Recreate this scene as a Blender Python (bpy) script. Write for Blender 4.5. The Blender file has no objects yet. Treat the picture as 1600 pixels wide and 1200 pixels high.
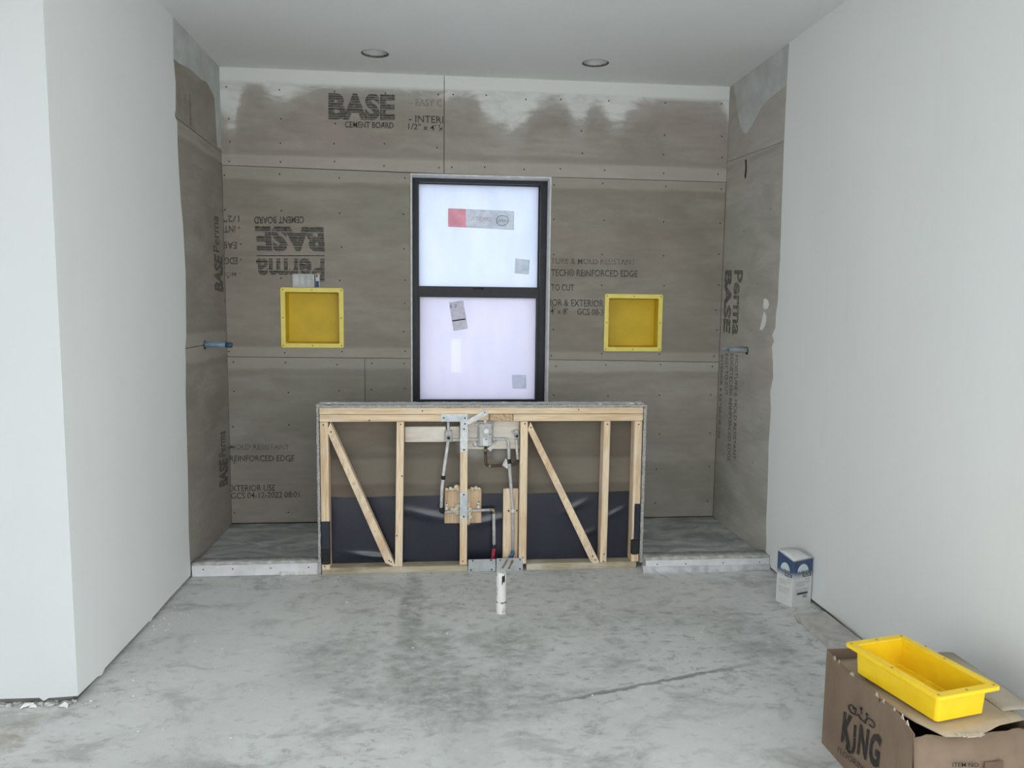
import bpy, math, random
from mathutils import Vector, Matrix

random.seed(7)
S = bpy.context.scene
COL = S.collection

# ---------------------------------------------------------------- camera
yaw, pitch, roll, fpx = .0969, -.1044, .0112, 1194.41
fw = Vector((math.sin(yaw)*math.cos(pitch), math.cos(yaw)*math.cos(pitch), math.sin(pitch)))
rt0 = Vector((math.cos(yaw), -math.sin(yaw), 0)); up0 = rt0.cross(fw)
rt = rt0*math.cos(roll)+up0*math.sin(roll); up = up0*math.cos(roll)-rt0*math.sin(roll)
cam_d = bpy.data.cameras.new('camera'); cam = bpy.data.objects.new('camera', cam_d); COL.objects.link(cam)
cam_d.sensor_width = 36; cam_d.lens = fpx*36/1600; cam_d.clip_start = .05
m3 = Matrix((rt, up, -fw)).transposed()
cam.matrix_world = Matrix.Translation((-0.0625, 0, 1.6028)) @ m3.to_4x4()
S.camera = cam

# ---------------------------------------------------------------- daylight: an even overcast sky
SKY = 3.42
w = bpy.data.worlds.new('overcast_sky'); S.world = w; w.use_nodes = True
bg = w.node_tree.nodes['Background']; bg.inputs[0].default_value = (.93, .975, 1, 1); bg.inputs[1].default_value = SKY
S.view_settings.view_transform = 'Standard'; S.view_settings.look = 'None'
S.view_settings.gamma = 1; S.view_settings.use_curve_mapping = False
S.view_settings.exposure = 0.0

XL, XR, YB, H, YC = -1.493, 1.965, 5.3565, 3.126, 3.05
YR = -1.7      # the room's rear wall, with the wide opening daylight comes through
XW = -3.9      # far side of the room
BT = .0127     # board thickness

# ---------------------------------------------------------------- mesh helpers
ORG = {}
class MB:
    def __init__(s): s.v = []; s.f = []; s.sm = []
    def add(s, vs, fs, smooth=False):
        o = len(s.v); s.v += [tuple(v) for v in vs]
        for f in fs: s.f.append(tuple(i+o for i in f)); s.sm.append(smooth)
        return s
    def box(s, x0, x1, y0, y1, z0, z1, b=0):
        if b <= 0:
            vs = [(x, y, z) for z in (z0, z1) for y in (y0, y1) for x in (x0, x1)]
            return s.add(vs, [(0,2,3,1),(4,5,7,6),(0,1,5,4),(2,6,7,3),(0,4,6,2),(1,3,7,5)])
        vs = []
        for z, ins in ((z0, b), (z0+b, 0), (z1-b, 0), (z1, b)):
            for x, y in ((x0+ins+b, y0+ins), (x1-ins-b, y0+ins), (x1-ins, y0+ins+b), (x1-ins, y1-ins-b), (x1-ins-b, y1-ins), (x0+ins+b, y1-ins), (x0+ins, y1-ins-b), (x0+ins, y0+ins+b)):
                vs.append((x, y, z))
        fs = [tuple(reversed(range(8))), tuple(range(24, 32))]
        for k in range(3):
            for i in range(8): fs.append((k*8+i, k*8+(i+1) % 8, (k+1)*8+(i+1) % 8, (k+1)*8+i))
        return s.add(vs, fs)
    def prism(s, pts, d):
        """closed polygon of 3-D points pushed by vector d"""
        n = len(pts); d = Vector(d); P = [Vector(p) for p in pts]
        vs = P+[p+d for p in P]
        nrm = Vector((0, 0, 0))
        for i in range(n): nrm += P[i].cross(P[(i+1) % n])
        fs = [tuple(range(n)), tuple(range(2*n-1, n-1, -1))]+[((i+1) % n, i, n+i, n+(i+1) % n) for i in range(n)]
        if nrm.dot(d) > 0: fs = [tuple(reversed(f)) for f in fs]
        return s.add(vs, fs)
    def ring(s, out, inn, d):
        """quad with a quad hole, pushed by d (both listed the same way round)"""
        d = Vector(d); O = [Vector(p) for p in out]; I = [Vector(p) for p in inn]
        vs = O+I+[p+d for p in O]+[p+d for p in I]; fs = []
        for i in range(4):
            j = (i+1) % 4
            fs += [(i, j, 4+j, 4+i), (8+j, 8+i, 12+i, 12+j), (j, i, 8+i, 8+j), (4+i, 4+j, 12+j, 12+i)]
        nrm = (O[1]-O[0]).cross(O[2]-O[1])
        if nrm.dot(d) > 0: fs = [tuple(reversed(f)) for f in fs]
        return s.add(vs, fs)
    def tube(s, path, r, n=12, caps=True, smooth=True):
        P = [Vector(p) for p in path]; m = len(P)
        R = r if isinstance(r, (list, tuple)) else [r]*m
        vs = []; ref = None
        for i in range(m):
            t = (P[min(i+1, m-1)]-P[max(i-1, 0)]).normalized()
            if ref is None: ref = Vector((0, 0, 1)) if abs(t.z) < .9 else Vector((1, 0, 0))
            a = (ref-t*ref.dot(t)).normalized(); b = t.cross(a); ref = a
            for k in range(n):
                q = 2*math.pi*k/n; vs.append(P[i]+a*(R[i]*math.cos(q))+b*(R[i]*math.sin(q)))
        fs = [(i*n+k, i*n+(k+1) % n, (i+1)*n+(k+1) % n, (i+1)*n+k) for i in range(m-1) for k in range(n)]
        s.add(vs, fs, smooth)
        if caps:
            o = len(s.v)-len(vs)
            s.f.append(tuple(o+k for k in reversed(range(n)))); s.sm.append(False)
            s.f.append(tuple(o+(m-1)*n+k for k in range(n))); s.sm.append(False)
        return s
    def loft(s, loops, cap0=True, cap1=True, smooth=False):
        n = len(loops[0]); vs = [p for l in loops for p in l]
        fs = [(i*n+k, i*n+(k+1) % n, (i+1)*n+(k+1) % n, (i+1)*n+k) for i in range(len(loops)-1) for k in range(n)]
        if cap0: fs.append(tuple(reversed(range(n))))
        if cap1: fs.append(tuple((len(loops)-1)*n+k for k in range(n)))
        return s.add(vs, fs, smooth)
    def grid(s, rows, thick=None, smooth=True):
        """rows of points; thick = vector for the other side"""
        a, b = len(rows), len(rows[0]); vs = [Vector(p) for r in rows for p in r]
        fs = [(i*b+j, i*b+j+1, (i+1)*b+j+1, (i+1)*b+j) for i in range(a-1) for j in range(b-1)]
        if thick:
            t = Vector(thick); n = len(vs); vs = vs+[v+t for v in vs]
            fs += [tuple(n+i for i in reversed(f)) for f in fs]
            edge = [(i, i+1) for i in range(b-1)]+[(i*b+b-1, (i+1)*b+b-1) for i in range(a-1)]+[((a-1)*b+j+1, (a-1)*b+j) for j in range(b-1)]+[((i+1)*b, i*b) for i in range(a-1)]
            fs += [(q, p, p+n, q+n) for p, q in edge]
        return s.add(vs, fs, smooth)
    def xf(s, M):
        s.v = [tuple(M @ Vector(v)) for v in s.v]; return s

def obj(name, mb, mat, parent=None, kind=None, label=None):
    o3 = Vector(ORG.get(parent.name, (0, 0, 0))) if parent else Vector((0, 0, 0))
    me = bpy.data.meshes.new(name)
    me.from_pydata([tuple(Vector(v)-o3) for v in mb.v], [], mb.f)
    for p, sm in zip(me.polygons, mb.sm): p.use_smooth = sm
    me.materials.append(mat); me.update()
    o = bpy.data.objects.new(name, me); COL.objects.link(o)
    if parent: o.parent = parent
    ORG[o.name] = tuple(o3)
    if kind: o['kind'] = kind
    if label: o['label'] = label
    return o
def struct(name, mb, mat): return obj(name, mb, mat, None, 'structure')
def thing(name, label, cat, loc=(0, 0, 0), group=None):
    o = bpy.data.objects.new(name, None); COL.objects.link(o); o.location = loc; o.empty_display_size = .05
    o['label'] = label; o['category'] = cat
    if group: o['group'] = group
    ORG[o.name] = tuple(loc); return o
def tag(o, label, cat, group=None):
    o['label'] = label; o['category'] = cat
    if group: o['group'] = group
    return o

# ---------------------------------------------------------------- material helpers
class G:
    def __init__(s, name):
        s.m = bpy.data.materials.new(name); s.m.use_nodes = True; s.nt = s.m.node_tree; s.nt.nodes.clear()
        s.out = s.nt.nodes.new('ShaderNodeOutputMaterial')
    def n(s, t, **k):
        x = s.nt.nodes.new(t)
        for a, b in k.items(): setattr(x, a, b)
        return x
    def put(s, sock, v):
        if hasattr(v, 'is_output'): s.nt.links.new(v, sock)
        else:
            if isinstance(v, tuple) and len(v) == 3 and sock.type == 'RGBA': v = v+(1,)
            sock.default_value = v
    def math(s, op, a, b=0.0, c=None, clamp=False):
        x = s.n('ShaderNodeMath', operation=op, use_clamp=clamp); s.put(x.inputs[0], a); s.put(x.inputs[1], b)
        if c is not None: s.put(x.inputs[2], c)
        return x.outputs[0]
    def mix(s, f, a, b, blend='MIX'):
        x = s.n('ShaderNodeMix', data_type='RGBA', blend_type=blend); s.put(x.inputs[0], f); s.put(x.inputs[6], a); s.put(x.inputs[7], b); return x.outputs[2]
    def mapr(s, v, a, b, c=0., d=1., smooth=True):
        x = s.n('ShaderNodeMapRange', interpolation_type='SMOOTHSTEP' if smooth else 'LINEAR', clamp=True)
        for i, q in enumerate((v, a, b, c, d)): s.put(x.inputs[i], q)
        return x.outputs[0]
    def coord(s): return s.n('ShaderNodeTexCoord').outputs['Object']
    def sep(s, v):
        x = s.n('ShaderNodeSeparateXYZ'); s.put(x.inputs[0], v); return x.outputs
    def scl(s, v, k):
        x = s.n('ShaderNodeVectorMath', operation='MULTIPLY'); s.put(x.inputs[0], v); x.inputs[1].default_value = k; return x.outputs[0]
    def noise(s, v, scale, detail=4, rough=.55, dist=0.):
        x = s.n('ShaderNodeTexNoise'); s.put(x.inputs['Vector'], v); x.inputs['Scale'].default_value = scale; x.inputs['Detail'].default_value = detail
        x.inputs['Roughness'].default_value = rough; x.inputs['Distortion'].default_value = dist; return x.outputs[0]
    def curve(s, v, pts):
        x = s.n('ShaderNodeFloatCurve'); s.put(x.inputs[1], v); c = x.mapping.curves[0]
        c.points[0].location = pts[0]; c.points[1].location = pts[-1]
        for p in pts[1:-1]: c.points.new(*p)
        for p in c.points: p.handle_type = 'AUTO'
        x.mapping.update(); return x.outputs[0]
    def bsdf(s, color, rough=.8, bump=None, bs=.2, bd=.002, metal=0., spec=None, **k):
        b = s.n('ShaderNodeBsdfPrincipled'); s.put(b.inputs['Base Color'], color); s.put(b.inputs['Roughness'], rough); s.put(b.inputs['Metallic'], metal)
        if spec is not None: b.inputs['Specular IOR Level'].default_value = spec
        if bump is not None:
            q = s.n('ShaderNodeBump'); q.inputs['Strength'].default_value = bs; q.inputs['Distance'].default_value = bd; s.put(q.inputs['Height'], bump); s.nt.links.new(q.outputs[0], b.inputs['Normal'])
        return b.outputs[0]
    def done(s, sh): s.nt.links.new(sh, s.out.inputs[0]); return s.m

def plain(name, col, rough=.7, var=.12, scale=30, metal=0., bs=.15, spec=None):
    g = G(name); c = g.coord(); n = g.noise(c, scale, 5)
    d = tuple(x*(1-var) for x in col); l = tuple(min(1, x*(1+var)) for x in col)
    return g.done(g.bsdf(g.mix(g.mapr(n, .3, .7), d, l), rough, n, bs, .001, metal, spec))

def wood(name, axis, light=(.92, .735, .52), dark=(.66, .46, .27), white=0.):
    g = G(name); c = g.coord()
    k = {'x': (1.2, 22, 22), 'y': (22, 1.2, 22), 'z': (22, 22, 1.2), 'd': (9, 22, 4)}[axis]
    n = g.noise(g.scl(c, k), 1.6, 5, .6, .6)
    n2 = g.noise(g.scl(c, tuple(q*3 for q in k)), 2.5, 3, .5)
    kn = g.mapr(g.noise(g.scl(c, tuple(max(4, q*.5) for q in k)), 1.9, 1, .3), .74, .82)
    col = g.mix(g.mapr(n, .35, .72), light, dark); col = g.mix(g.math('MULTIPLY', g.mapr(n2, .48, .70), .55), col, tuple(q*.85 for q in dark))
    col = g.mix(g.math('MULTIPLY', kn, .75), col, (.13, .065, .03))
    dust = g.mapr(g.noise(c, 5, 4), .45, .75, 0, .35+white)
    col = g.mix(dust, col, (.84, .78, .69))
    return g.done(g.bsdf(col, .75, n2, .25, .001))

def cement(name, hax, bands=(), vbands=(), mud=None, mudsoft=.12, spots=(), tint=(1, 1, 1), dusty=0.):
    """cement board; hax = horizontal axis index, bands = heights of tapered edges, mud = [(h, z)] lower edge of the white skim"""
    g = G(name); c = g.coord(); xyz = g.sep(c); h = xyz[hax]; z = xyz[2]
    st = (1.4, 1.4, 3.2)
    n1 = g.noise(g.scl(c, st), 1.5, 5, .6, .4); n2 = g.noise(g.scl(c, (3.5, 3.5, 24)), 1.4, 4, .6)
    n3 = g.noise(c, 230, 2); n4 = g.noise(g.scl(c, (1, 1, 1.6)), .9, 2)
    T = lambda a: tuple(p*q*1.30 for p, q in zip(a, tint))
    a = T((.238, .218, .192)); b = T((.318, .298, .270)); pk = T((.292, .255, .232)); gr = T((.262, .258, .222))
    col = g.mix(g.mapr(n1, .3, .7), a, b)
    col = g.mix(g.mapr(n4, .38, .5, .55, 0), col, pk); col = g.mix(g.mapr(n4, .52, .66, 0, .55), col, gr)
    col = g.mix(g.mapr(n2, .35, .75, .0, .38), col, T((.205, .188, .165)))
    wob = g.math('MULTIPLY', g.math('SUBTRACT', n1, .5), .03)
    for zb, up_, dn in bands:
        dz = g.math('ADD', g.math('SUBTRACT', z, zb), wob)
        mk = g.math('MULTIPLY', g.mapr(dz, -dn-.012, -dn+.012), g.mapr(dz, up_-.012, up_+.012, 1, 0))
        col = g.mix(g.math('MULTIPLY', mk, .7), col, g.mix(n2, T((.385, .365, .33)), T((.33, .31, .28))))
        for e in (up_, -dn):
            ln = g.math('MULTIPLY', g.mapr(g.math('ABSOLUTE', g.math('SUBTRACT', dz, e+(.03 if e > 0 else -.03))), .0, .035, .45, 0), g.mapr(n1, .35, .65))
            col = g.mix(ln, col, T((.19, .175, .15)))
    col = g.mix(g.mapr(n3, .45, .8, 0, .3), col, T((.18, .165, .145)))
    # white scuffs
    sc = g.noise(g.scl(c, (14, 14, 3.5)), 2.4, 3, .6, 1.2)
    col = g.mix(g.mapr(sc, .73, .78, 0, .5), col, (.55, .54, .51))
    if mud:
        lo = min(p[0] for p in mud); hi = max(p[0] for p in mud); zl = min(p[1] for p in mud)-.05; zh = H+.05
        pts = [((p[0]-lo)/(hi-lo), (p[1]-zl)/(zh-zl)) for p in sorted(mud)]
        cz = g.curve(g.mapr(h, lo, hi, smooth=False), pts)
        nz = g.noise(g.scl(c, (2.2, 2.2, 6)), 2.2, 6, .65, .8)
        d = g.math('SUBTRACT', g.mapr(z, zl, zh, smooth=False), cz)
        d = g.math('ADD', g.math('MULTIPLY', d, zh-zl), g.math('MULTIPLY', g.math('SUBTRACT', nz, .5), mudsoft*1.6))
        f1 = g.math('MULTIPLY', g.mapr(d, -.02, mudsoft), g.mapr(nz, .25, .62, .62, .95))
        f2 = g.math('MULTIPLY', g.mapr(d, -.10, .02), .14)
        f3 = g.mapr(z, H-.125, H-.075)
        col = g.mix(g.math('MAXIMUM', g.math('MAXIMUM', f1, f2), f3), col, (.84, .85, .825))
    for cx_, cz_, rx_, rz_, s_ in spots:
        a_ = g.math('POWER', g.math('DIVIDE', g.math('SUBTRACT', h, cx_), rx_), 2.); b_ = g.math('POWER', g.math('DIVIDE', g.math('SUBTRACT', z, cz_), rz_), 2.)
        d_ = g.math('ADD', g.math('ADD', a_, b_), g.math('MULTIPLY', g.math('SUBTRACT', n1, .5), 2.))
        col = g.mix(g.math('MULTIPLY', g.mapr(d_, .1, 1.1, 1, 0), s_), col, (.62, .61, .58))
    return g.done(g.bsdf(col, .85, g.math('ADD', n3, n2), .25, .0012, spec=.3))

def ink(name, alpha=.74, stripes=0., ax=2, col=(.06, .065, .065)):
    g = G(name); c = g.coord(); nz = g.noise(c, 42, 3, .6)
    f = g.mapr(nz, .3, .55, alpha*.55, alpha)
    if stripes:
        z = g.sep(c)[ax]; y = g.math('ADD', g.math('MULTIPLY', z, stripes), g.math('MULTIPLY', g.noise(g.scl(c, (0, float(ax == 1), float(ax == 2))), 37, 1), 1.6))
        w_ = g.math('FRACT', y); f = g.math('MULTIPLY', f, g.mapr(w_, .15, .45, .28, 1)); 
    b = g.bsdf(col, .9); t = g.n('ShaderNodeBsdfTransparent').outputs[0]
    x = g.n('ShaderNodeMixShader'); g.put(x.inputs[0], f); g.nt.links.new(t, x.inputs[1]); g.nt.links.new(b, x.inputs[2])
    return g.done(x.outputs[0])

def drywall_mat(name, a=(.775, .79, .775), b=(.82, .835, .825)):
    g = G(name); c = g.coord(); n = g.noise(g.scl(c, (1, 1, .45)), 1.1, 3, .5); n2 = g.noise(g.scl(c, (6, 6, 1.2)), 2.5, 5, .6); n3 = g.noise(c, 160, 2)
    col = g.mix(g.mapr(n, .3, .7), a, b); col = g.mix(g.mapr(n2, .5, .8, 0, .12), col, tuple(x*.9 for x in a))
    return g.done(g.bsdf(col, .82, g.math('ADD', g.math('MULTIPLY', n2, .8), n3), .08, .0012, spec=.3))

def text_verts(body, bold=0., space=1.):
    cu = bpy.data.curves.new('lettering', 'FONT'); cu.body = body; cu.offset = bold; cu.resolution_u = 3; cu.space_character = space
    o = bpy.data.objects.new('lettering', cu); COL.objects.link(o)
    dg = bpy.context.evaluated_depsgraph_get(); me = o.evaluated_get(dg).to_mesh()
    vs = [tuple(v.co) for v in me.vertices]; fs = [tuple(p.vertices) for p in me.polygons]
    o.evaluated_get(dg).to_mesh_clear(); bpy.data.objects.remove(o); bpy.data.curves.remove(cu)
    x0 = min(v[0] for v in vs); x1 = max(v[0] for v in vs); y0 = min(v[1] for v in vs); y1 = max(v[1] for v in vs)
    return [((v[0]-x0)/(x1-x0), (v[1]-y0)/(y1-y0)) for v in vs], fs
def lettering(body, BL, BR, TL, mat, parent, nrm, bold=0., name='printed_lettering', off=.0008, space=1.):
    uv, fs = text_verts(body, bold, space); B = Vector(BL)+Vector(nrm)*off; U = Vector(BR)-Vector(BL); V = Vector(TL)-Vector(BL)
    mb = MB(); mb.add([B+U*u+V*v for u, v in uv], fs)
    return obj(name, mb, mat, parent)
def screws(parent, pts, nrm, mat, r=.0052):
    mb = MB(); n = Vector(nrm)
    for p in pts:
        a = Vector(p)-n*.001; mb.tube([a, a+n*.0022], r, 7)
    return obj('screw_heads', mb, mat, parent, 'stuff')

# ================================================================ MATERIALS
M = {}
M['drywall'] = drywall_mat('painted_drywall', (.83, .845, .83), (.865, .88, .87))
M['partition'] = drywall_mat('darkened_drywall', (.61, .62, .625), (.65, .66, .67))  # drywall darkened in colour to cancel excess daylight on this face
M['ceiling'] = drywall_mat('ceiling_paint', (.84, .85, .84), (.87, .88, .87))
M['skim'] = plain('joint_compound', (.66, .67, .65), .85, .06, 9)
M['skim_grey'] = plain('thin_joint_compound', (.56, .575, .56), .85, .10, 7)
M['chip'] = plain('bare_white_plaster', (.86, .86, .84), .85, .03)
M['framing'] = plain('rough_framing', (.15, .145, .135), .9, .2, 12)
M['dark'] = plain('black_rubber', (.012, .012, .013), .6, .2)
M['screw'] = plain('dark_screw', (.02, .018, .016), .6, .2, 60)
M['window_metal'] = plain('black_window_frame', (.018, .019, .024), .5, .15, 20)
M['return'] = plain('window_return', (.80, .785, .76), .85, .12, 25)
M['core'] = plain('cement_core', (.40, .39, .37), .95, .42, 140, bs=.6)
M['mortar'] = plain('dried_mortar', (.72, .72, .70), .9, .12, 60, bs=.4)
M['curb'] = plain('white_curb', (.74, .74, .75), .8, .08, 14)
M['curb_dirty'] = plain('dusty_curb_top', (.50, .50, .48), .9, .25, 22)
M['lip'] = plain('smeared_mortar_lip', (.55, .55, .57), .85, .22, 16)
M['galv'] = plain('galvanised_steel', (.60, .63, .65), .5, .14, 26, .25)
M['galv_white'] = plain('paint_splashed_steel', (.72, .73, .73), .6, .14, 40, .1)
M['galv_floor'] = plain('dull_zinc_plate', (.47, .49, .50), .55, .12, 20, .2)
M['pipe'] = plain('grey_plastic_pipe', (.52, .52, .51), .5, .16, 40)
M['pipe_white'] = plain('overspray_pipe', (.66, .65, .64), .6, .16, 55)
M['valve'] = plain('dusty_valve', (.50, .50, .49), .55, .16, 50, .1)
M['valve_face'] = plain('white_valve_cap', (.80, .80, .78), .5, .06)
M['copper'] = plain('aged_copper', (.085, .055, .045), .4, .3, 60, .5)
M['brass'] = plain('dull_brass', (.30, .24, .14), .4, .3, 60, .6)
M['red'] = plain('red_sleeve', (.33, .02, .04), .5, .2, 40)
M['blue'] = plain('blue_sleeve', (.05, .14, .26), .5, .3, 40)
M['cream'] = plain('cream_clip', (.78, .72, .60), .55, .06)
M['foam'] = plain('cream_foam', (.72, .64, .47), .9, .12, 40, bs=.6)
M['wood_x'] = wood('pine_along_x', 'x'); M['wood_z'] = wood('pine_upright', 'z'); M['wood_d'] = wood('pine_brace', 'd')
M['wood_block'] = wood('plywood_block', 'z', (.74, .53, .34), (.50, .33, .19))
M['wood_white'] = wood('primed_block', 'x', (.80, .76, .70), (.66, .56, .46), .55)
M['osb'] = plain('strand_block', (.52, .38, .24), .85, .3, 70)
M['treated'] = wood('treated_sill', 'x', (.50, .45, .33), (.34, .27, .17), .12)
M['plank'] = plain('dusty_plank', (.52, .50, .47), .85, .14, 18)
M['yellow_rim'] = plain('dust_sheen_yellow_rim', (.98, .82, .20), .45, .05, 12, spec=.4); M['yellow_bowl'] = plain('shaded_yellow_bowl', (.72, .50, .025), .45, .06, 8, spec=.4)  # rim colour carries dust and sheen; bowl darkened in colour for recess shade
M['yellow'] = plain('yellow_plastic', (.98, .65, .018), .38, .05, 12, spec=.4)
M['ink'] = ink('board_ink'); M['ink_faint'] = ink('faded_ink', .34); M['ink_stripe'] = ink('striped_ink', .66, 62.); M['ink_side'] = ink('striped_ink_side', .66, 62., 1); M['ink_line'] = ink('broken_ink', .55, 48.)
M['black_print'] = plain('black_print', (.025, .022, .02), .8, .2)
M['grey_print'] = plain('grey_print', (.33, .34, .35), .8, .1)
M['dark_print'] = plain('dark_print', (.07, .08, .085), .8, .1)
M['card_white'] = plain('white_carton', (.70, .71, .70), .6, .04, 8)
M['pale_print'] = plain('pale_print', (.58, .68, .70), .6, .08)
M['navy_print'] = plain('navy_print', (.03, .07, .16), .6, .1)
M['pan'] = None

g = G('shower_pan_mortar'); c = g.coord()
n = g.noise(g.scl(c, (1.2, 2.4, 1)), 2.6, 6, .65, 1.); n2 = g.noise(g.scl(c, (2, 7, 1)), 3.5, 4, .6)
col = g.mix(g.mapr(n, .35, .68), (.26, .28, .28), (.58, .60, .585)); col = g.mix(g.mapr(n2, .6, .72, 0, .7), col, (.56, .57, .55))
M['pan'] = g.done(g.bsdf(col, .55, n2, .3, .003))

g = G('waterproof_membrane'); c = g.coord(); n = g.noise(c, 3, 3)
col = g.mix(n, (.012, .014, .027), (.019, .022, .040)); sp = g.noise(c, 55, 2); col = g.mix(g.mapr(sp, .76, .80, 0, .5), col, (.3, .3, .31))
M['membrane'] = g.done(g.bsdf(col, .27, None, spec=.7))

def cardboard(name, a, b, streak=None):
    g = G(name); c = g.coord(); n = g.noise(c, 7, 4); n2 = g.noise(g.scl(c, (4, 30, 4) if streak is None else streak), 3, 4)
    col = g.mix(g.mapr(n, .3, .7), a, b); col = g.mix(g.mapr(n2, .5, .75, 0, .3), col, tuple(x*.72 for x in a))
    return g.done(g.bsdf(col, .8, n2, .1, .001, spec=.3))
M['card'] = cardboard('brown_cardboard', (.20, .14, .098), (.24, .175, .122))
M['card_in'] = cardboard('inner_cardboard', (.22, .155, .115), (.26, .185, .14))
M['card_flap'] = cardboard('streaked_cardboard', (.42, .34, .235), (.50, .41, .29), (9, 2.2, 5))
M['card_pale'] = cardboard('pale_cardboard', (.44, .385, .31), (.50, .44, .36))
M['tape'] = plain('brown_tape', (.13, .08, .05), .55, .1)

g = G('concrete_slab'); c = g.coord(); xyz = g.sep(c)
big = g.noise(g.scl(c, (1, 1, 0)), .75, 5, .6, .6); mid = g.noise(g.scl(c, (1.25, 1.7, 0)), 2.6, 8, .68, .5); fine = g.noise(g.scl(c, (2.2, 3.2, 0)), 6.5, 6, .7, .3); spk = g.noise(c, 120, 2)
col = g.mix(g.mapr(big, .3, .7), (.60, .605, .59), (.69, .70, .69))
col = g.mix(g.mapr(mid, .50, .64, 0, .60), col, (.36, .365, .35)); col = g.mix(g.mapr(mid, .32, .45, .6, 0), col, (.76, .77, .76))
col = g.mix(g.mapr(fine, .52, .65, 0, .58), col, (.29, .295, .28)); col = g.mix(g.mapr(fine, .32, .44, .45, 0), col, (.78, .79, .78))
scr_ = g.noise(g.scl(c, (4, 10, 0)), 6, 4, .6, .8); col = g.mix(g.mapr(scr_, .66, .72, 0, .55), col, (.80, .81, .80)); col = g.mix(g.mapr(scr_, .28, .34, .45, 0), col, (.27, .275, .265))
def patch(col, cx, cy, rx, ry, s, tone, rag=1.5):
    a = g.math('POWER', g.math('DIVIDE', g.math('SUBTRACT', xyz[0], cx), rx), 2.); b = g.math('POWER', g.math('DIVIDE', g.math('SUBTRACT', xyz[1], cy), ry), 2.)
    d = g.math('ADD', g.math('ADD', a, b), g.math('MULTIPLY', g.math('SUBTRACT', mid, .5), rag*2.4))
    return g.mix(g.math('MULTIPLY', g.math('MULTIPLY', g.mapr(d, .2, 1.35, 1, 0), g.mapr(fine, .36, .58, .35, 1.)), s), col, tone)
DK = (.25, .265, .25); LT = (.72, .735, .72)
for px_ in ((-.20, 3.9, .07, .5, .6, DK), (-.13, 3.25, .17, .45, .5, DK), (.28, 3.45, .15, .22, .5, DK), (.15, 2.95, .32, .20, .45, DK), (-.55, 3.35, .22, .3, .35, DK),
            (.05, 2.75, .11, .5, .3, DK), (.52, 2.45, .16, .10, .45, DK), (-.95, 2.5, .3, .14, .4, DK), (.85, 3.7, .6, .18, .28, DK), (1.45, 3.35, .2, .5, .3, DK),
            (1.0, 2.65, .45, .35, .5, LT), (.1, 2.55, .35, .25, .4, LT), (-.9, 2.9, .5, .4, .45, LT), (-1.05, 3.75, .5, .55, .6, LT), (1.25, 4.05, .5, .25, .35, (.62, .62, .59)),  # big left patch lightens the colour in place of missing daylight
            (-1.62, 2.86, .07, .16, .75, (.36, .33, .27)), (.06, 3.3, .9, .9, .12, (.42, .45, .40))):
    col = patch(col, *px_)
# trowel joint running across the slab
ln = g.math('ABSOLUTE', g.math('SUBTRACT', g.math('ADD', xyz[1], g.math('MULTIPLY', g.math('SUBTRACT', fine, .5), .07)), g.math('ADD', g.math('MULTIPLY', xyz[0], .28), 2.80)))
lm = g.math('MULTIPLY', g.mapr(ln, .004, .02, .75, 0), g.math('MULTIPLY', g.mapr(xyz[0], .25, .6), g.mapr(xyz[0], 1.1, 1.45, 1, 0)))
col = g.mix(lm, col, (.17, .17, .165))
col = g.mix(g.mapr(spk, .72, .8, 0, .5), col, (.72, .72, .70)); col = g.mix(g.mapr(spk, .24, .30, .4, 0), col, (.16, .16, .16))
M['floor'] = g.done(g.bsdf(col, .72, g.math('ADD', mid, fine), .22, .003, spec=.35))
M['ground'] = plain('outdoor_paving', (.76, .75, .73), .9, .1, 2)

# boards of the alcove
top_mudL = [(-1.493, 2.80), (-1.455, 2.74), (-1.42, 2.70), (-1.385, 2.80), (-1.33, 2.93), (-1.26, 2.99), (-1.20, 2.93), (-1.10, 2.88), (-1.0, 2.93), (-.90, 2.96), (-.78, 2.98), (-.60, 2.99), (-.45, 3.0), (-.30, 2.98), (-.15, 2.97), (-.024, 2.96)]
top_mudR = [(-.022, 2.94), (.08, 2.97), (.16, 2.96), (.24, 2.84), (.32, 2.78), (.42, 2.74), (.50, 2.77), (.58, 2.87), (.68, 2.93), (.76, 2.94), (.84, 2.86), (.90, 2.80), (.95, 2.84), (1.02, 2.92), (1.1, 2.86), (1.16, 2.81), (1.24, 2.87), (1.38, 2.96), (1.55, 3.0), (1.75, 3.01), (1.88, 2.97), (1.965, 2.80)]
ZS, ZL, ZR = 2.483, 1.2185, 1.207
M['board_up_left'] = cement('cement_board_upper_left', 0, ((ZS, .085, .085),), mud=top_mudL, tint=(1.12, 1.07, 1.05))
M['board_up_right'] = cement('cement_board_upper_right', 0, ((ZS, .085, .085),), mud=top_mudR, tint=(1.12, 1.08, 1.08))
M['board_mid'] = cement('cement_board_middle', 0, ((ZS, .06, .075), (ZL, .07, .07)), tint=(.96, .93, .88))
M['board_low'] = cement('cement_board_lower', 0, ((ZL, .07, .075),), tint=(.92, .91, .89))
M['board_mid_right'] = cement('cement_board_middle_right', 0, ((ZS, .06, .075), (ZR, .06, .06)), tint=(.94, .90, .86))
M['board_low_right'] = cement('cement_board_lower_right', 0, ((ZR, .06, .075),), tint=(1.06, 1.06, 1.03))  # tint raised to paint in daylight lacking at the lower right
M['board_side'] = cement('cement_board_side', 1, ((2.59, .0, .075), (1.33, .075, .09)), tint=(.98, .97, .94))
M['board_side_right'] = cement('cement_board_right_side', 1, ((2.59, .0, .0),), tint=(1.36, 1.40, 1.40))  # same board as the left side, tinted brighter for light that is missing
M['board_half'] = cement('cement_board_half_wall_shaded', 0, ((.62, .05, .10),), spots=((-.05, .74, .13, .09, .55), (.10, .70, .06, .05, .3)), tint=(.50, .46, .41))  # same board again, shade of the recess put into the tint

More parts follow.
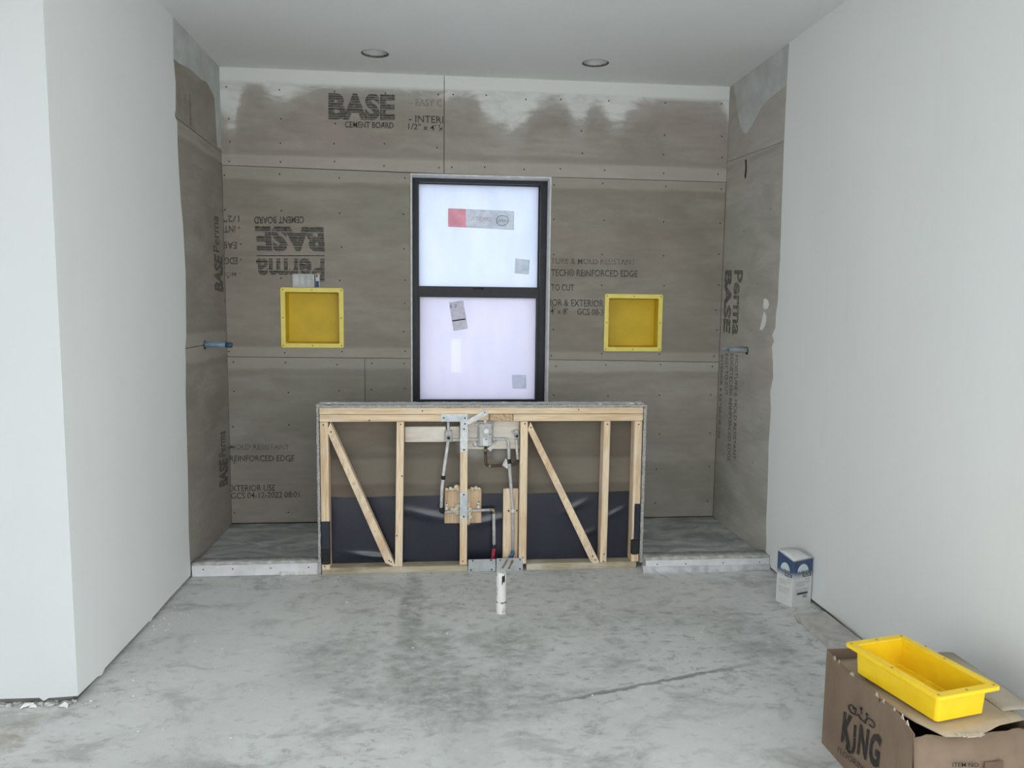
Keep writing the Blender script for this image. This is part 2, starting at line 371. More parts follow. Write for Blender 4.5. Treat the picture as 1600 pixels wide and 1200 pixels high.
# ================================================================ SETTING
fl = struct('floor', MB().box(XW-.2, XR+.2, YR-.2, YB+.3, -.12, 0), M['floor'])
struct('ground', MB().box(-30, 30, -40, YR-.2, -.2, -.12).box(-30, 30, YB+.3, 40, -.2, -.12).box(-30, XW-.2, YR-.2, YB+.3, -.2, -.12).box(XR+.2, 30, YR-.2, YB+.3, -.2, -.12), M['ground'])

HOLES = [(-.452, 4.957), (.929, 4.963)]; HR = .0865
cm = MB()
def rect(x0, x1, y0, y1): cm.add([(x0, y0, H), (x0, y1, H), (x1, y1, H), (x1, y0, H)], [(0, 1, 2, 3)])
hs = .13; y0h, y1h = 4.96-hs, 4.96+hs
rect(XW-.1, XR+.1, YR-.1, y0h); rect(XW-.1, XR+.1, y1h, YB+.2)
rect(XW-.1, HOLES[0][0]-hs, y0h, y1h); rect(HOLES[0][0]+hs, HOLES[1][0]-hs, y0h, y1h); rect(HOLES[1][0]+hs, XR+.1, y0h, y1h)
for hx, hy in HOLES:
    NS = 48; o = []; i_ = []
    for k in range(NS):
        q = 2*math.pi*(k+.5)/NS; cx_, sx_ = math.cos(q), math.sin(q); s_ = hs/max(abs(cx_), abs(sx_))
        o.append((hx+cx_*s_, min(max(4.96+sx_*s_, y0h), y1h), H)); i_.append((hx+cx_*HR, hy+sx_*HR, H))
    for k in range(4):
        pass
    cm.add(o+i_+[(p[0], p[1], H+.013) for p in i_], [(k, NS+k, NS+(k+1) % NS, (k+1) % NS) for k in range(NS)]+[(NS+k, 2*NS+k, 2*NS+(k+1) % NS, NS+(k+1) % NS) for k in range(NS)])
    for sx_ in (-1, 1):
        for sy_ in (-1, 1):
            near = sorted(o, key=lambda p: (p[0]-hx-sx_*hs)**2+(p[1]-4.96-sy_*hs)**2)[:2]
            f_ = (0, 1, 2) if sx_*sy_ > 0 else (0, 2, 1)
            cm.add([near[0], (hx+sx_*hs, 4.96+sy_*hs, H), near[1]], [f_])
cm.box(XW-.1, XR+.1, YR-.1, YB+.2, H+.16, H+.2)
struct('ceiling', cm, M['ceiling'])

# back wall: framing behind, boards in front
wb = struct('wall_back', MB().ring([(XL-.15, YB+.115, 0), (XR+.15, YB+.115, 0), (XR+.15, YB+.115, H+.1), (XL-.15, YB+.115, H+.1)],
            [(-.252, YB+.115, .86), (.717, YB+.115, .86), (.717, YB+.115, 2.4785), (-.252, YB+.115, 2.4785)], (0, .15, 0)), M['framing'])
def quad_y(x0, x1, zb, zt): return [(x0, YB, zb[0]), (x1, YB, zb[1]), (x1, YB, zt[1]), (x0, YB, zt[0])]
def board(name, pts, mat, parent, d, hole=None):
    mb = MB()
    if hole: mb.ring(pts, hole, d)
    else: mb.prism(pts, d)
    return obj(name, mb, mat, parent)
D = (0, BT, 0)
zs = lambda x: 2.497-.0165*(x+1.49)/1.24 if x < -.25 else 2.481-.006*(x+.25)/2.2
gp = .0018
bUL = board('cement_board', quad_y(XL+.001, -.0255, (zs(XL)+gp, zs(-.02)+gp), (H, H)), M['board_up_left'], wb, D)
bUR = board('cement_board', quad_y(-.0215, XR-.001, (zs(-.02)+gp, zs(XR)+gp), (H, H)), M['board_up_right'], wb, D)
nichL = [(-1.106, 1.674), (-.729, 1.674), (-.729, 1.310), (-1.106, 1.310)]
def hole_y(x0, x1, z0, z1): return [(x0, YB, z0), (x1, YB, z0), (x1, YB, z1), (x0, YB, z1)]
zl = lambda x: 1.223-.006*(x+1.49)/1.24; zr = lambda x: 1.213-.014*(x-.73)/1.23
bML = board('cement_board', quad_y(XL+.002, -.2535, (zl(XL)+gp, zl(-.25)+gp), (zs(XL)-gp, zs(-.25)-gp)), M['board_mid'], wb, D, hole_y(-1.110, -.728, 1.309, 1.676))
bMR = board('cement_board', quad_y(.7185, XR-.003, (zr(.72)+gp, zr(XR)+gp), (zs(.72)-gp, zs(XR)-gp)), M['board_mid_right'], wb, D, hole_y(1.131, 1.511, 1.296, 1.660))
bLL = board('cement_board', quad_y(XL+.002, -.570, (.062, .062), (zl(XL)-gp, zl(-.57)-gp)), M['board_low'], wb, D)
bLM = board('cement_board', quad_y(-.567, -.2535, (.062, .062), (zl(-.567)-gp, zl(-.25)-gp)), M['board_low'], wb, D)
bLC = board('cement_board', quad_y(-.2515, .7165, (.062, .062), (.858, .858)), M['board_low'], wb, D)
bLR = board('cement_board', quad_y(.7185, XR-.003, (.058, .058), (zr(.72)-gp, zr(XR)-gp)), M['board_low_right'], wb, D)

NY = (0, -1, 0); NL = (1, 0, 0); NR = (-1, 0, 0)
def jit(a): return a+random.uniform(-.012, .012)
def scr(parent, xs, zs_): screws(parent, [(jit(x), YB, jit(z)) for x in xs for z in zs_], NY, M['screw'])
scr(bUL, (-1.44, -1.10, -.76, -.42, -.06), (2.53, 2.66, 2.80, 3.0)); scr(bUR, (.03, .26, .52, .78, 1.1, 1.5, 1.9), (2.53, 3.0)); scr(bUR, (.93, 1.5, 1.93), (2.64, 2.79))
scr(bML, (-1.47, -1.12, -.72, -.30), (2.44, 2.2, 1.98, 1.75, 1.26)); scr(bML, (-.29,), (1.6, 1.4)); scr(bMR, (.745, 1.09, 1.53, 1.93), (2.435, 2.2, 1.96, 1.75, 1.245)); scr(bMR, (.745, 1.93), (1.58, 1.42))
scr(bLL, (-1.46, -1.1, -.75), (1.18, .98, .74, .5, .14)); scr(bLM, (-.53, -.29), (1.175, 1.0)); scr(bLR, (.76, 1.14, 1.53, 1.92), (1.17, .95, .68, .42, .16))

def YT(body, BL, BR, TL, mat, parent, bold=.008): return lettering(body, BL, BR, TL, M[mat], parent, NY, bold)
YT('BASE', (-0.7943, 5.3565, 2.8128), (-0.3541, 5.3565, 2.8212), (-0.7919, 5.3565, 2.9865), 'ink_stripe', bUL, .05)
YT('CEMENT BOARD', (-0.6855, 5.3565, 2.7644), (-0.3629, 5.3565, 2.7686), (-0.685, 5.3565, 2.8061), 'ink', bUL, .02)
YT('- EASY C', (-0.2512, 5.3565, 2.9229), (-0.0367, 5.3565, 2.922), (-0.2511, 5.3565, 2.9688), 'ink_faint', bUL)
YT('- INTERI', (-0.2601, 5.3565, 2.8159), (-0.03, 5.3565, 2.813), (-0.2599, 5.3565, 2.862), 'ink', bUL)
YT('1/2" x 4\' x', (-0.2645, 5.3565, 2.7676), (-0.0299, 5.3565, 2.7625), (-0.2644, 5.3565, 2.8074), 'ink', bUL)
YT('CEMENT BOARD', (-0.964, 5.3565, 2.1746), (-1.2918, 5.3565, 2.1654), (-0.9648, 5.3565, 2.1279), 'ink', bML, .02)
YT('BASE', (-0.8379, 5.3565, 2.1092), (-1.289, 5.3565, 2.1063), (-0.8275, 5.3565, 1.9382), 'ink_stripe', bML, .05)
YT('Perma', (-0.8324, 5.3565, 1.8995), (-1.2857, 5.3565, 1.8876), (-0.8346, 5.3565, 1.7398), 'ink_stripe', bML, .03)
obj('printed_rule', MB().prism([(-0.832, 5.3558, 1.9166), (-1.2809, 5.3558, 1.909), (-1.281, 5.3558, 1.9039), (-0.8321, 5.3558, 1.9115)], (0, .0003, 0)), M['ink'], bML)
YT('1/2"', (-1.3875, 5.3565, 2.1717), (-1.4873, 5.3565, 2.1674), (-1.3887, 5.3565, 2.1275), 'ink', bML)
YT('- INT', (-1.385, 5.3565, 2.1064), (-1.4891, 5.3565, 2.1022), (-1.3862, 5.3565, 2.0599), 'ink', bML)
YT('- EAS', (-1.3753, 5.3565, 1.9966), (-1.4919, 5.3565, 1.9966), (-1.3764, 5.3565, 1.9499), 'ink', bML)
YT('- EDG', (-1.3778, 5.3565, 1.8946), (-1.4906, 5.3565, 1.8927), (-1.379, 5.3565, 1.8477), 'ink', bML)
YT('- MOI', (-1.3886, 5.3565, 1.7963), (-1.4933, 5.3565, 1.7948), (-1.3894, 5.3565, 1.7664), 'ink_line', bML)
YT('TURE & MOLD RESISTANT', (0.7231, 5.3565, 1.8857), (1.3264, 5.3565, 1.8864), (0.7225, 5.3565, 1.9255), 'ink_line', bMR)
YT('TECH\u00ae REINFORCED EDGE', (0.7245, 5.3565, 1.8014), (1.3427, 5.3565, 1.8014), (0.7237, 5.3565, 1.8502), 'ink', bMR)
YT('TO CUT', (0.7262, 5.3565, 1.699), (0.8901, 5.3565, 1.6989), (0.7255, 5.3565, 1.7436), 'ink', bMR)
YT('IOR & EXTERIOR', (0.7235, 5.3565, 1.5917), (1.1035, 5.3565, 1.5868), (0.7227, 5.3565, 1.6409), 'ink', bMR)
YT('4\' x 8\'', (0.7244, 5.3565, 1.5356), (0.8476, 5.3565, 1.5346), (0.7237, 5.3565, 1.5782), 'ink', bMR)
YT('GCS 08-3', (0.9163, 5.3565, 1.5307), (1.1049, 5.3565, 1.528), (0.9154, 5.3565, 1.5758), 'ink', bMR)
YT('MOLD RESISTANT', (-1.492, 5.3565, 0.5819), (-1.091, 5.3565, 0.579), (-1.491, 5.3565, 0.62), 'ink_line', bLL)
YT('REINFORCED EDGE', (-1.4942, 5.3565, 0.499), (-1.0577, 5.3565, 0.4974), (-1.4931, 5.3565, 0.5416), 'ink', bLL)
YT('XTERIOR USE', (-1.4912, 5.3565, 0.2869), (-1.1924, 5.3565, 0.2877), (-1.49, 5.3565, 0.3322), 'ink', bLL)
YT('GCS 04-12-2022 08:01', (-1.4926, 5.3565, 0.2348), (-1.0273, 5.3565, 0.2399), (-1.4915, 5.3565, 0.2779), 'ink', bLL)

# left wall
wl = struct('wall_left', MB().box(XL-.2, XL-BT-.001, YC+.03, YB+.2, 0, H+.1), M['framing'])
rag = [(-1.49, 4.4693, 3.0456), (-1.49, 4.4548, 2.9045), (-1.49, 4.4782, 2.7838), (-1.49, 4.4633, 2.638), (-1.49, 4.4444, 2.6031), (-1.49, 4.4827, 2.5746), (-1.49, 4.4759, 2.4569), (-1.49, 4.4804, 2.3477), (-1.49, 4.4972, 2.1489), (-1.49, 4.5227, 2.0287), (-1.49, 4.5302, 1.8872), (-1.49, 4.5395, 1.7622), (-1.49, 4.5285, 1.5997), (-1.49, 4.5138, 1.4004), (-1.49, 4.4898, 1.3289), (-1.49, 4.4898, 1.2196), (-1.49, 4.4713, 1.0935), (-1.49, 4.4676, 0.9472), (-1.49, 4.4618, 0.6146), (-1.49, 4.4448, 0.2809), (-1.49, 4.4468, 0.1322), (-1.49, 4.4564, 0.0563)]
rag = [(XL+.003, p[1], p[2]) for p in rag]; rag[0] = (XL+.003, rag[0][1], H)
bot = [(XL+.003, 4.45, .016), (XL+.003, 4.1, .018), (XL+.003, 3.86, .014), (XL+.003, 3.83, .004), (XL+.003, 3.80, .016), (XL+.003, 3.45, .02), (XL+.003, 3.30, .022), (XL+.003, 3.27, .006), (XL+.003, 3.23, .02), (XL+.003, YC+.0004, .03)]
obj('drywall', MB().prism([(XL+.003, YC+.0004, H)]+rag+bot, (-.003-BT, 0, 0)), M['drywall'], wl)
DX = (-BT, 0, 0)
def quad_x(x, y0, y1, zb, zt): return [(x, y0, zb[0]), (x, y1, zb[1]), (x, y1, zt[1]), (x, y0, zt[0])]
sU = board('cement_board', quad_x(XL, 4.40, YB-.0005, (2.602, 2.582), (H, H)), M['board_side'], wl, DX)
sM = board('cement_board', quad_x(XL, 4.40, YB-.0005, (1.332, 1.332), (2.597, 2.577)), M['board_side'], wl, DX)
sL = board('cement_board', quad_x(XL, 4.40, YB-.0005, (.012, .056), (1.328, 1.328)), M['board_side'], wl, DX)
pl = [(-1.49, 4.4548, 2.9045), (-1.49, 4.5586, 2.9071), (-1.49, 4.6577, 2.921), (-1.49, 4.7554, 2.9337), (-1.49, 4.8439, 2.9322), (-1.49, 4.936, 2.9306), (-1.49, 5.0533, 2.9462), (-1.49, 5.1127, 2.9395), (-1.49, 5.1519, 2.9228), (-1.49, 5.2062, 2.9096), (-1.49, 5.2319, 2.8845), (-1.49, 5.2418, 2.7712), (-1.49, 5.2603, 2.598)]
obj('plaster_patch', MB().prism([(XL+.002, 4.46, H)]+[(XL+.002, p[1], p[2]) for p in pl]+[(XL+.002, YB-.001, 2.60), (XL+.002, YB-.001, H)], (-.0018, 0, 0)), M['skim_grey'], wl)
screws(sM, [(XL, y, z) for y, z in ((5.32, 2.5), (5.33, 2.2), (5.32, 1.9), (5.33, 1.6), (5.32, 1.4))], NL, M['screw']); screws(sL, [(XL, y, z) for y, z in ((5.32, 1.2), (5.33, .9), (5.32, .6), (5.33, .3))], NL, M['screw'])
def XT(body, BL, BR, TL, mat, parent, n, bold=0.): return lettering(body, BL, BR, TL, M[mat], parent, n, bold)
XT('EDGETECH', (-1.493, 4.5114, 2.7657), (-1.493, 4.5028, 2.6304), (-1.493, 4.5646, 2.7697), 'ink_faint', sU, NL)
XT('EASY TO CUT', (-1.493, 4.618, 2.763), (-1.493, 4.6082, 2.6136), (-1.493, 4.6624, 2.7641), 'ink_faint', sU, NL)
XT('INTERIOR & EXTERIOR', (-1.493, 4.7099, 2.7871), (-1.493, 4.7029, 2.6067), (-1.493, 4.7446, 2.7891), 'ink', sU, NL)
XT('Perma', (-1.493, 5.246, 1.9153), (-1.493, 5.2404, 2.1503), (-1.493, 5.1016, 1.9141), 'ink_side', sM, NL, .02)
XT('BASE', (-1.493, 5.3106, 1.6573), (-1.493, 5.3189, 1.8905), (-1.493, 5.1051, 1.6708), 'ink_side', sM, NL, .05)
XT('Perma', (-1.493, 5.2615, 0.5584), (-1.493, 5.2631, 0.7293), (-1.493, 5.0956, 0.5789), 'ink_side', sL, NL, .02)
XT('BASE', (-1.493, 5.2885, 0.353), (-1.493, 5.3065, 0.5316), (-1.493, 5.0757, 0.3826), 'ink_side', sL, NL, .05)

# partition that turns off to the left
wp = struct('wall_partition', MB().box(XW, XL-.02, YC+BT+.001, YC+.12, 0, H+.05), M['framing'])
pb = [(XL+.0024, YC, .03), (-1.60, YC, .026), (-1.62, YC, .014), (-1.635, YC, .028), (-1.85, YC, .030), (-1.9, YC, .026), (-2.2, YC, .028), (XW, YC, .03)]
obj('drywall', MB().prism([(XW, YC, H), (XL+.0024, YC, H)]+pb, (0, BT, 0)), M['partition'], wp)

# right wall
wr = struct('wall_right', MB().box(XR+BT+.001, XR+.2, 1.6, YB+.2, 0, H+.1).box(XR, XR+.2, YR, YR+.25, 0, H+.1).box(XR, XR+.2, YR+.25, 1.6, 2.75, H+.1), M['framing'])  # unseen side opening added, sized to light the left bay and floor
ragr = [(1.962, 4.4422, 3.044), (1.962, 4.448, 2.8297), (1.962, 4.449, 2.5676), (1.962, 4.4395, 2.2042), (1.962, 4.4286, 1.9039), (1.962, 4.4339, 1.7531), (1.962, 4.4303, 1.639), (1.962, 4.4484, 1.5624), (1.962, 4.4481, 1.4778), (1.962, 4.4875, 1.4299), (1.962, 4.457, 1.3964), (1.962, 4.4845, 1.3599), (1.962, 4.4615, 1.2717), (1.962, 4.4466, 1.1755), (1.962, 4.4603, 1.135), (1.962, 4.4776, 1.0858), (1.962, 4.4569, 0.978), (1.962, 4.4648, 0.7544), (1.962, 4.4505, 0.4928), (1.962, 4.4506, 0.2783), (1.962, 4.4312, 0.1418), (1.962, 4.432, 0.0189)]
ragr = [(XR-.003, p[1], p[2]) for p in ragr]; ragr[0] = (XR-.003, ragr[0][1], H)
botr = [(XR-.003, 4.44, .02), (XR-.003, 4.2, .016), (XR-.003, 3.9, .022), (XR-.003, 3.7, .026), (XR-.003, 3.4, .020), (XR-.003, 3.0, .02), (XR-.003, 1.55, .02)]
obj('drywall', MB().prism([(XR-.003, 1.55, H)]+ragr+botr, (.003+BT, 0, 0)), M['drywall'], wr)
DX = (BT, 0, 0)
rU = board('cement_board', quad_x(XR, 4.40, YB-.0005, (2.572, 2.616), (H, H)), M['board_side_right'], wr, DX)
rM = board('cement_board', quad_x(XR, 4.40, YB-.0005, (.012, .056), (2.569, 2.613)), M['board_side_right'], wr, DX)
prp = [(1.963, 4.4369, 2.8989), (1.963, 4.5113, 2.8901), (1.963, 4.6147, 2.8804), (1.963, 4.7506, 2.8657), (1.963, 4.8155, 2.8468), (1.963, 4.8805, 2.8109), (1.963, 4.9373, 2.7758), (1.963, 4.9964, 2.7483), (1.963, 5.0378, 2.7407), (1.963, 5.0827, 2.7586), (1.963, 5.1316, 2.8068), (1.963, 5.1717, 2.8705), (1.963, 5.2075, 2.9423), (1.963, 5.232, 3.0119)]
obj('plaster_patch', MB().prism([(XR-.002, 4.45, H)]+[(XR-.002, p[1], p[2]) for p in prp]+[(XR-.002, 5.29, H)], (.0018, 0, 0)), M['skim_grey'], wr)
for pts in ([(1.963, 4.6382, 1.6476), (1.963, 4.6107, 1.6553), (1.963, 4.5717, 1.6394), (1.963, 4.5553, 1.6159), (1.963, 4.5759, 1.5922), (1.963, 4.6221, 1.5859), (1.963, 4.6425, 1.5997)], [(1.963, 4.6257, 1.5759), (1.963, 4.5949, 1.5525), (1.963, 4.5868, 1.521), (1.963, 4.6017, 1.4849), (1.963, 4.637, 1.4598), (1.963, 4.6799, 1.4543), (1.963, 4.6526, 1.5155)]):
    obj('bare_plaster_chip', MB().prism([(XR-.001, p[1], p[2]) for p in pts], (.0008, 0, 0)), M['chip'], wr)
obj('wall_slot', MB().prism([(1.9645, 5.0337, 2.5705), (1.9645, 5.0071, 2.5698), (1.9645, 4.9944, 2.5016), (1.9645, 5.0042, 2.4453), (1.9645, 5.0323, 2.458), (1.9645, 5.0228, 2.5188)], (.0004, 0, 0)), M['screw'], wr)
screws(rM, [(XR, y, z) for y, z in ((4.6, 2.2), (5.0, 2.1), (4.75, 1.75), (4.62, 1.6), (4.8, 1.45), (4.9, 1.1), (4.6, .9), (4.7, .6))], NR, M['screw'], .004)
XT('Perma', (1.965, 5.1459, 1.8514), (1.965, 5.1384, 1.4072), (1.965, 4.9889, 1.8447), 'ink_side', rM, NR, .03)
XT('BASE', (1.965, 5.3188, 1.8587), (1.965, 5.302, 1.4188), (1.965, 5.1808, 1.8529), 'ink_side', rM, NR, .05)
XT('MOISTURE & MOLD RESISTANT', (1.965, 5.0602, 1.2702), (1.965, 5.0288, 0.5547), (1.965, 5.0097, 1.2736), 'ink', rM, NR)
XT('EDGETECH\u00ae REINFORCED EDGE', (1.965, 5.1474, 1.2732), (1.965, 5.1256, 0.5212), (1.965, 5.0895, 1.2771), 'ink', rM, NR)
XT('EASY TO CUT', (1.965, 5.2426, 1.267), (1.965, 5.2234, 0.9768), (1.965, 5.1886, 1.2705), 'ink', rM, NR)
XT('INTERIOR & EXTERIOR USE', (1.965, 5.3277, 1.2521), (1.965, 5.3257, 0.6454), (1.965, 5.2782, 1.2555), 'ink', rM, NR)

# the rest of the room, behind the camera: daylight comes in through a wide rear opening and added side openings
struct('wall_rear', MB().box(XW-.2, -1.5, YR-.2, YR, 0, H+.1).box(1.8, XR+.2, YR-.2, YR, 0, H+.1).box(-1.5, 1.8, YR-.2, YR, 2.75, H+.1), M['drywall'])
struct('wall_far_left', MB().box(XW-.2, XW, YR, YR+.3, 0, H+.1).box(XW-.2, XW, 1.3, YC+.1, 0, H+.1).box(XW-.2, XW, YR+.3, 1.3, 2.75, H+.1), M['drywall'])  # unseen opening added in this wall to light the right wall

# ---------------------------------------------------------------- window
def film(name, a, b, strip=None):
    g = G(name); c = g.coord(); xyz = g.sep(c); n = g.noise(g.scl(c, (3.5, 1, 1)), 2.2, 4, .55)
    s_ = g.noise(g.scl(c, (9, 1, 4)), 3, 4, .6)
    col = g.mix(g.mapr(n, .3, .7), a, b); col = g.mix(g.mapr(s_, .68, .74, 0, .10), col, (.5, .5, .55))
    if strip:
        sx0, sx1, sz0, sz1, sc_ = strip; mx = g.math('MULTIPLY', g.mapr(xyz[0], sx0-.004, sx0+.004), g.mapr(xyz[0], sx1-.004, sx1+.004, 1, 0)); mz = g.math('MULTIPLY', g.mapr(xyz[2], sz0-.004, sz0+.004), g.mapr(xyz[2], sz1-.006, sz1+.006, 1, 0))
        col = g.mix(g.math('MULTIPLY', mx, mz), col, sc_)
    tr = g.n('ShaderNodeBsdfTranslucent'); g.put(tr.inputs[0], col); gl = g.n('ShaderNodeBsdfGlossy'); gl.inputs['Roughness'].default_value = .25
    x = g.n('ShaderNodeMixShader'); x.inputs[0].default_value = .04; g.nt.links.new(tr.outputs[0], x.inputs[1]); g.nt.links.new(gl.outputs[0], x.inputs[2])
    return g.done(x.outputs[0])
FT = .68
M['film_up'] = film('filmed_glass_upper', (.76*FT, .81*FT, .92*FT), (.81*FT, .855*FT, .95*FT)); M['film_low'] = film('filmed_glass_lower', (.77*FT, .765*FT, .875*FT), (.81*FT, .80*FT, .90*FT), (.030, .100, 1.105, 1.345, (.85*FT, .85*FT, .92*FT)))
def paper(name, c0, t, rough=.8):
    g = G(name); c = g.coord(); n = g.noise(c, 35, 4); col = g.mix(g.mapr(n, .35, .65), tuple(x*.88 for x in c0), c0)
    tr = g.n('ShaderNodeBsdfTranslucent'); g.put(tr.inputs[0], col); d = g.bsdf(col, rough)
    x = g.n('ShaderNodeMixShader'); x.inputs[0].default_value = t; g.nt.links.new(d, x.inputs[1]); g.nt.links.new(tr.outputs[0], x.inputs[2]); return g.done(x.outputs[0])
M['sticker'] = paper('grey_sticker', (.87, .865, .83), .96); M['sticker_pale'] = paper('pale_sticker', (.86, .90, .90), .96); M['sticker_red'] = paper('red_sticker', (.98, .63, .63), .96)
M['tape_white'] = paper('white_tape', (1, 1, 1), 1.); M['sticker_ink'] = paper('red_sticker_ink', (.86, .62, .62), .9); M['sticker_grey_ink'] = paper('grey_sticker_ink', (.80, .80, .79), .9); M['sticker_dark_ink'] = paper('dark_sticker_ink', (.1, .1, .1), .4)
def fr(x0, x1, z0, z1, a, b, c_, d, y0, y1): return MB().ring([(x0, y0, z0), (x1, y0, z0), (x1, y0, z1), (x0, y0, z1)], [(a, y0, c_), (b, y0, c_), (b, y0, d), (a, y0, d)], (0, y1-y0, 0))
win = struct('window_1', fr(-.242, .707, .862, 2.468, -.206, .661, .889, 2.443, 5.485, 5.60), M['window_metal'])
us = obj('upper_sash', fr(-.206, .661, 1.690, 2.443, -.200, .653, 1.717, 2.438, 5.545, 5.575), M['window_metal'], win)
ls = obj('lower_sash', fr(-.206, .661, .889, 1.722, -.193, .641, .910, 1.645, 5.498, 5.540), M['window_metal'], win)
obj('glass_pane', MB().box(-.202, .656, 5.556, 5.562, 1.712, 2.440), M['film_up'], us, label='film covered bluish white glass pane'); obj('glass_pane', MB().box(-.196, .644, 5.516, 5.522, .906, 1.649), M['film_low'], ls, label='film covered lilac white glass pane')
obj('sash_lock', MB().tube([(.185, 5.494, 1.705), (.195, 5.488, 1.712), (.245, 5.488, 1.712), (.255, 5.494, 1.705)], .005, 8), M['window_metal'], ls)
R4 = lambda *p: list(p)
def sheet(name, pts, mat, parent, t=.0006): return obj(name, MB().prism(pts, (0, -t, 0)), M[mat], parent)
sheet('sticker', [(0.0062, 5.5555, 2.2737), (0.1335, 5.5555, 2.2721), (0.1341, 5.5555, 2.1419), (0.0065, 5.5555, 2.1438)], 'sticker_red', us).__setitem__('label', 'red end of the long sticker')
long_st = sheet('sticker', [(0.1335, 5.5555, 2.2721), (0.4797, 5.5555, 2.2642), (0.4789, 5.5555, 2.1308), (0.1341, 5.5555, 2.1419)], 'sticker', us)
lettering('SPARTA', (0.3124, 5.5545, 2.186), (0.1704, 5.5545, 2.192), (0.3122, 5.5545, 2.2153), M['sticker_ink'], us, NY, .01)
ring_pts = []
mb = MB(); cx_, cy_, cz_ = (0.3951, 5.5545, 2.1968)
mb.tube([(cx_+.042*math.cos(q*.2618), cy_, cz_+.036*math.sin(q*.2618)) for q in range(25)], .003, 5)
for ox in (-.024, -.008, .008, .024): mb.tube([(cx_+ox+.008*math.cos(q*.5236), cy_, cz_+.008*math.sin(q*.5236)) for q in range(13)], .0015, 5)
obj('printed_emblem', mb, M['sticker_grey_ink'], us)
sheet('sticker', [(0.4929, 5.5555, 1.9286), (0.5976, 5.5555, 1.9212), (0.5897, 5.5555, 1.8156), (0.4848, 5.5555, 1.8232)], 'sticker', us)
tall = sheet('sticker', [(0.0142, 5.5155, 1.6062), (0.1146, 5.5155, 1.6255), (0.15, 5.5155, 1.4223), (0.0468, 5.5155, 1.4031)], 'sticker', ls)
lettering('5 2', (0.0211, 5.5145, 1.5675), (0.0713, 5.5145, 1.5749), (0.0188, 5.5145, 1.588), M['sticker_dark_ink'], ls, NY)
sheet('printed_bar', [(0.0373, 5.5148, 1.4809), (0.1312, 5.5148, 1.4955), (0.1336, 5.5148, 1.4864), (0.0397, 5.5148, 1.4718)], 'sticker_dark_ink', ls, .0003)
sheet('sticker', [(0.4729, 5.5155, 1.0901), (0.5761, 5.5155, 1.088), (0.5797, 5.5155, 0.987), (0.4787, 5.5155, 0.9893)], 'sticker_pale', ls)
for nm, b_ in (('left', (-.2515, -.243, 5.352, 5.60, .862, 2.478)), ('right', (.708, .7165, 5.350, 5.60, .862, 2.478)), ('top', (-.243, .708, 5.351, 5.60, 2.469, 2.478))):
    obj('return_board', MB().box(*b_), M['return'], win)

# ---------------------------------------------------------------- shower pans (raised mortar beds) and curbs
struct('trim_1', MB().box(XL+.002, -.772, 4.552, YB, .0, .055), M['pan'])
struct('trim_2', MB().box(1.193, XR-.002, 4.475, YB, .0, .052), M['pan'])
struct('trim_3', MB().box(-.772, 1.193, 4.578, YB, .0, .053), M['pan'])
def curb(x0, x1, y0, ye, h, label, lip):
    t = thing('shower_curb', label, 'curb', ((x0+x1)/2, y0+.04, 0))
    n = 14; rows = []
    obj('curb_core', MB().box(x0, x1, y0+.011, ye, .0, h-.013), M['curb_dirty'], t)
    obj('face_board', MB().box(x0, x1, y0, y0+.0105, .002 if not lip else .034, h-.006, .002), M['curb'], t)
    tp = [[(x0+(x1-x0)*i/n, y, h+random.uniform(-.002, .002)+(.001 if j == 1 else 0)) for i in range(n+1)] for j, y in enumerate((y0-.001, y0+.03, ye))]
    obj('top_board', MB().grid(tp, (0, 0, -.012)), M['curb_dirty'], t)
    if lip:
        rr = []
        for j in range(4):
            rr.append([(x0-.02+(x1-x0+.02)*i/n, y0+.009-(.03+random.uniform(-.006, .006))*(0, .6, 1, .95)[j], (.038, .030, .008, .0)[j]) for i in range(n+1)])
        obj('mortar_lip', MB().grid(rr[::-1]), M['lip'], t)
    else:
        obj('mortar_smear', MB().grid([[(x0+.5+.02*i, y0-.008*(1-k)-.001, .022*k+random.uniform(-.002, .002)+.001) for i in range(12)] for k in (0, 1)], (0, .004, 0)), M['mortar'], t)
    screws(t, [(x0+(x1-x0)*q, y0, h*.55) for q in (.09, .32, .62, .92)], NY, M['screw'], .004)
    return t
curb(XL+.006, -.7635, 4.461, 4.551, .083, 'white faced shower curb left of the framed half wall', False)
curb(1.1865, XR-.006, 4.372, 4.474, .087, 'dusty shower curb with mortar lip right of the framed half wall', True)

# ================================================================ FRAMED HALF WALL
hw = thing('framed_half_wall', 'open pine stud half wall with two diagonal braces and dark membrane, below the window', 'half wall', (.21, 4.5, 0))
YF = 4.45; YK = 4.538
def part(name, mb, mat, parent=hw, **k): return obj(name, mb, M[mat], parent, **k)
def stud(x0, x1, z0, z1, y1=YK, dx=0., mat='wood_z', y0=YF):
    mb = MB().box(x0, x1, y0, y1, z0, z1, .0025)
    if dx: mb.v = [(v[0]+dx*(z1-v[2])/(z1-z0), v[1], v[2]) for v in mb.v]
    return part('stud', mb, mat)
part('sill_plate', MB().box(-.744, .117, YF+.004, YK, 0, .040, .003), 'treated'); part('sill_plate', MB().box(.470, 1.150, YF+.004, YK, 0, .040, .003), 'treated', label='darker sill plate on the right')
sl = stud(-.743, -.696, .030, .911, y0=YF+.001)
stud(-.3025, -.2595, .041, .911, YF+.04, -.014); stud(.0675, .111, .043, .911, YF+.030); s3 = stud(.4245, .4685, .041, .911, YF+.05); stud(.9255, .9655, .041, .911, YK, -.004); sr = stud(1.114, 1.161, .041, .911)
part('top_plate', MB().box(-.745, 1.164, YF, YK, .9565, .9955, .002), 'wood_x')
part('top_plate', MB().box(-.744, -.045, YF, YK, .9125, .9545, .003), 'wood_x'); part('top_plate', MB().box(.380, 1.164, YF, YK, .9125, .9545, .003), 'wood_x')
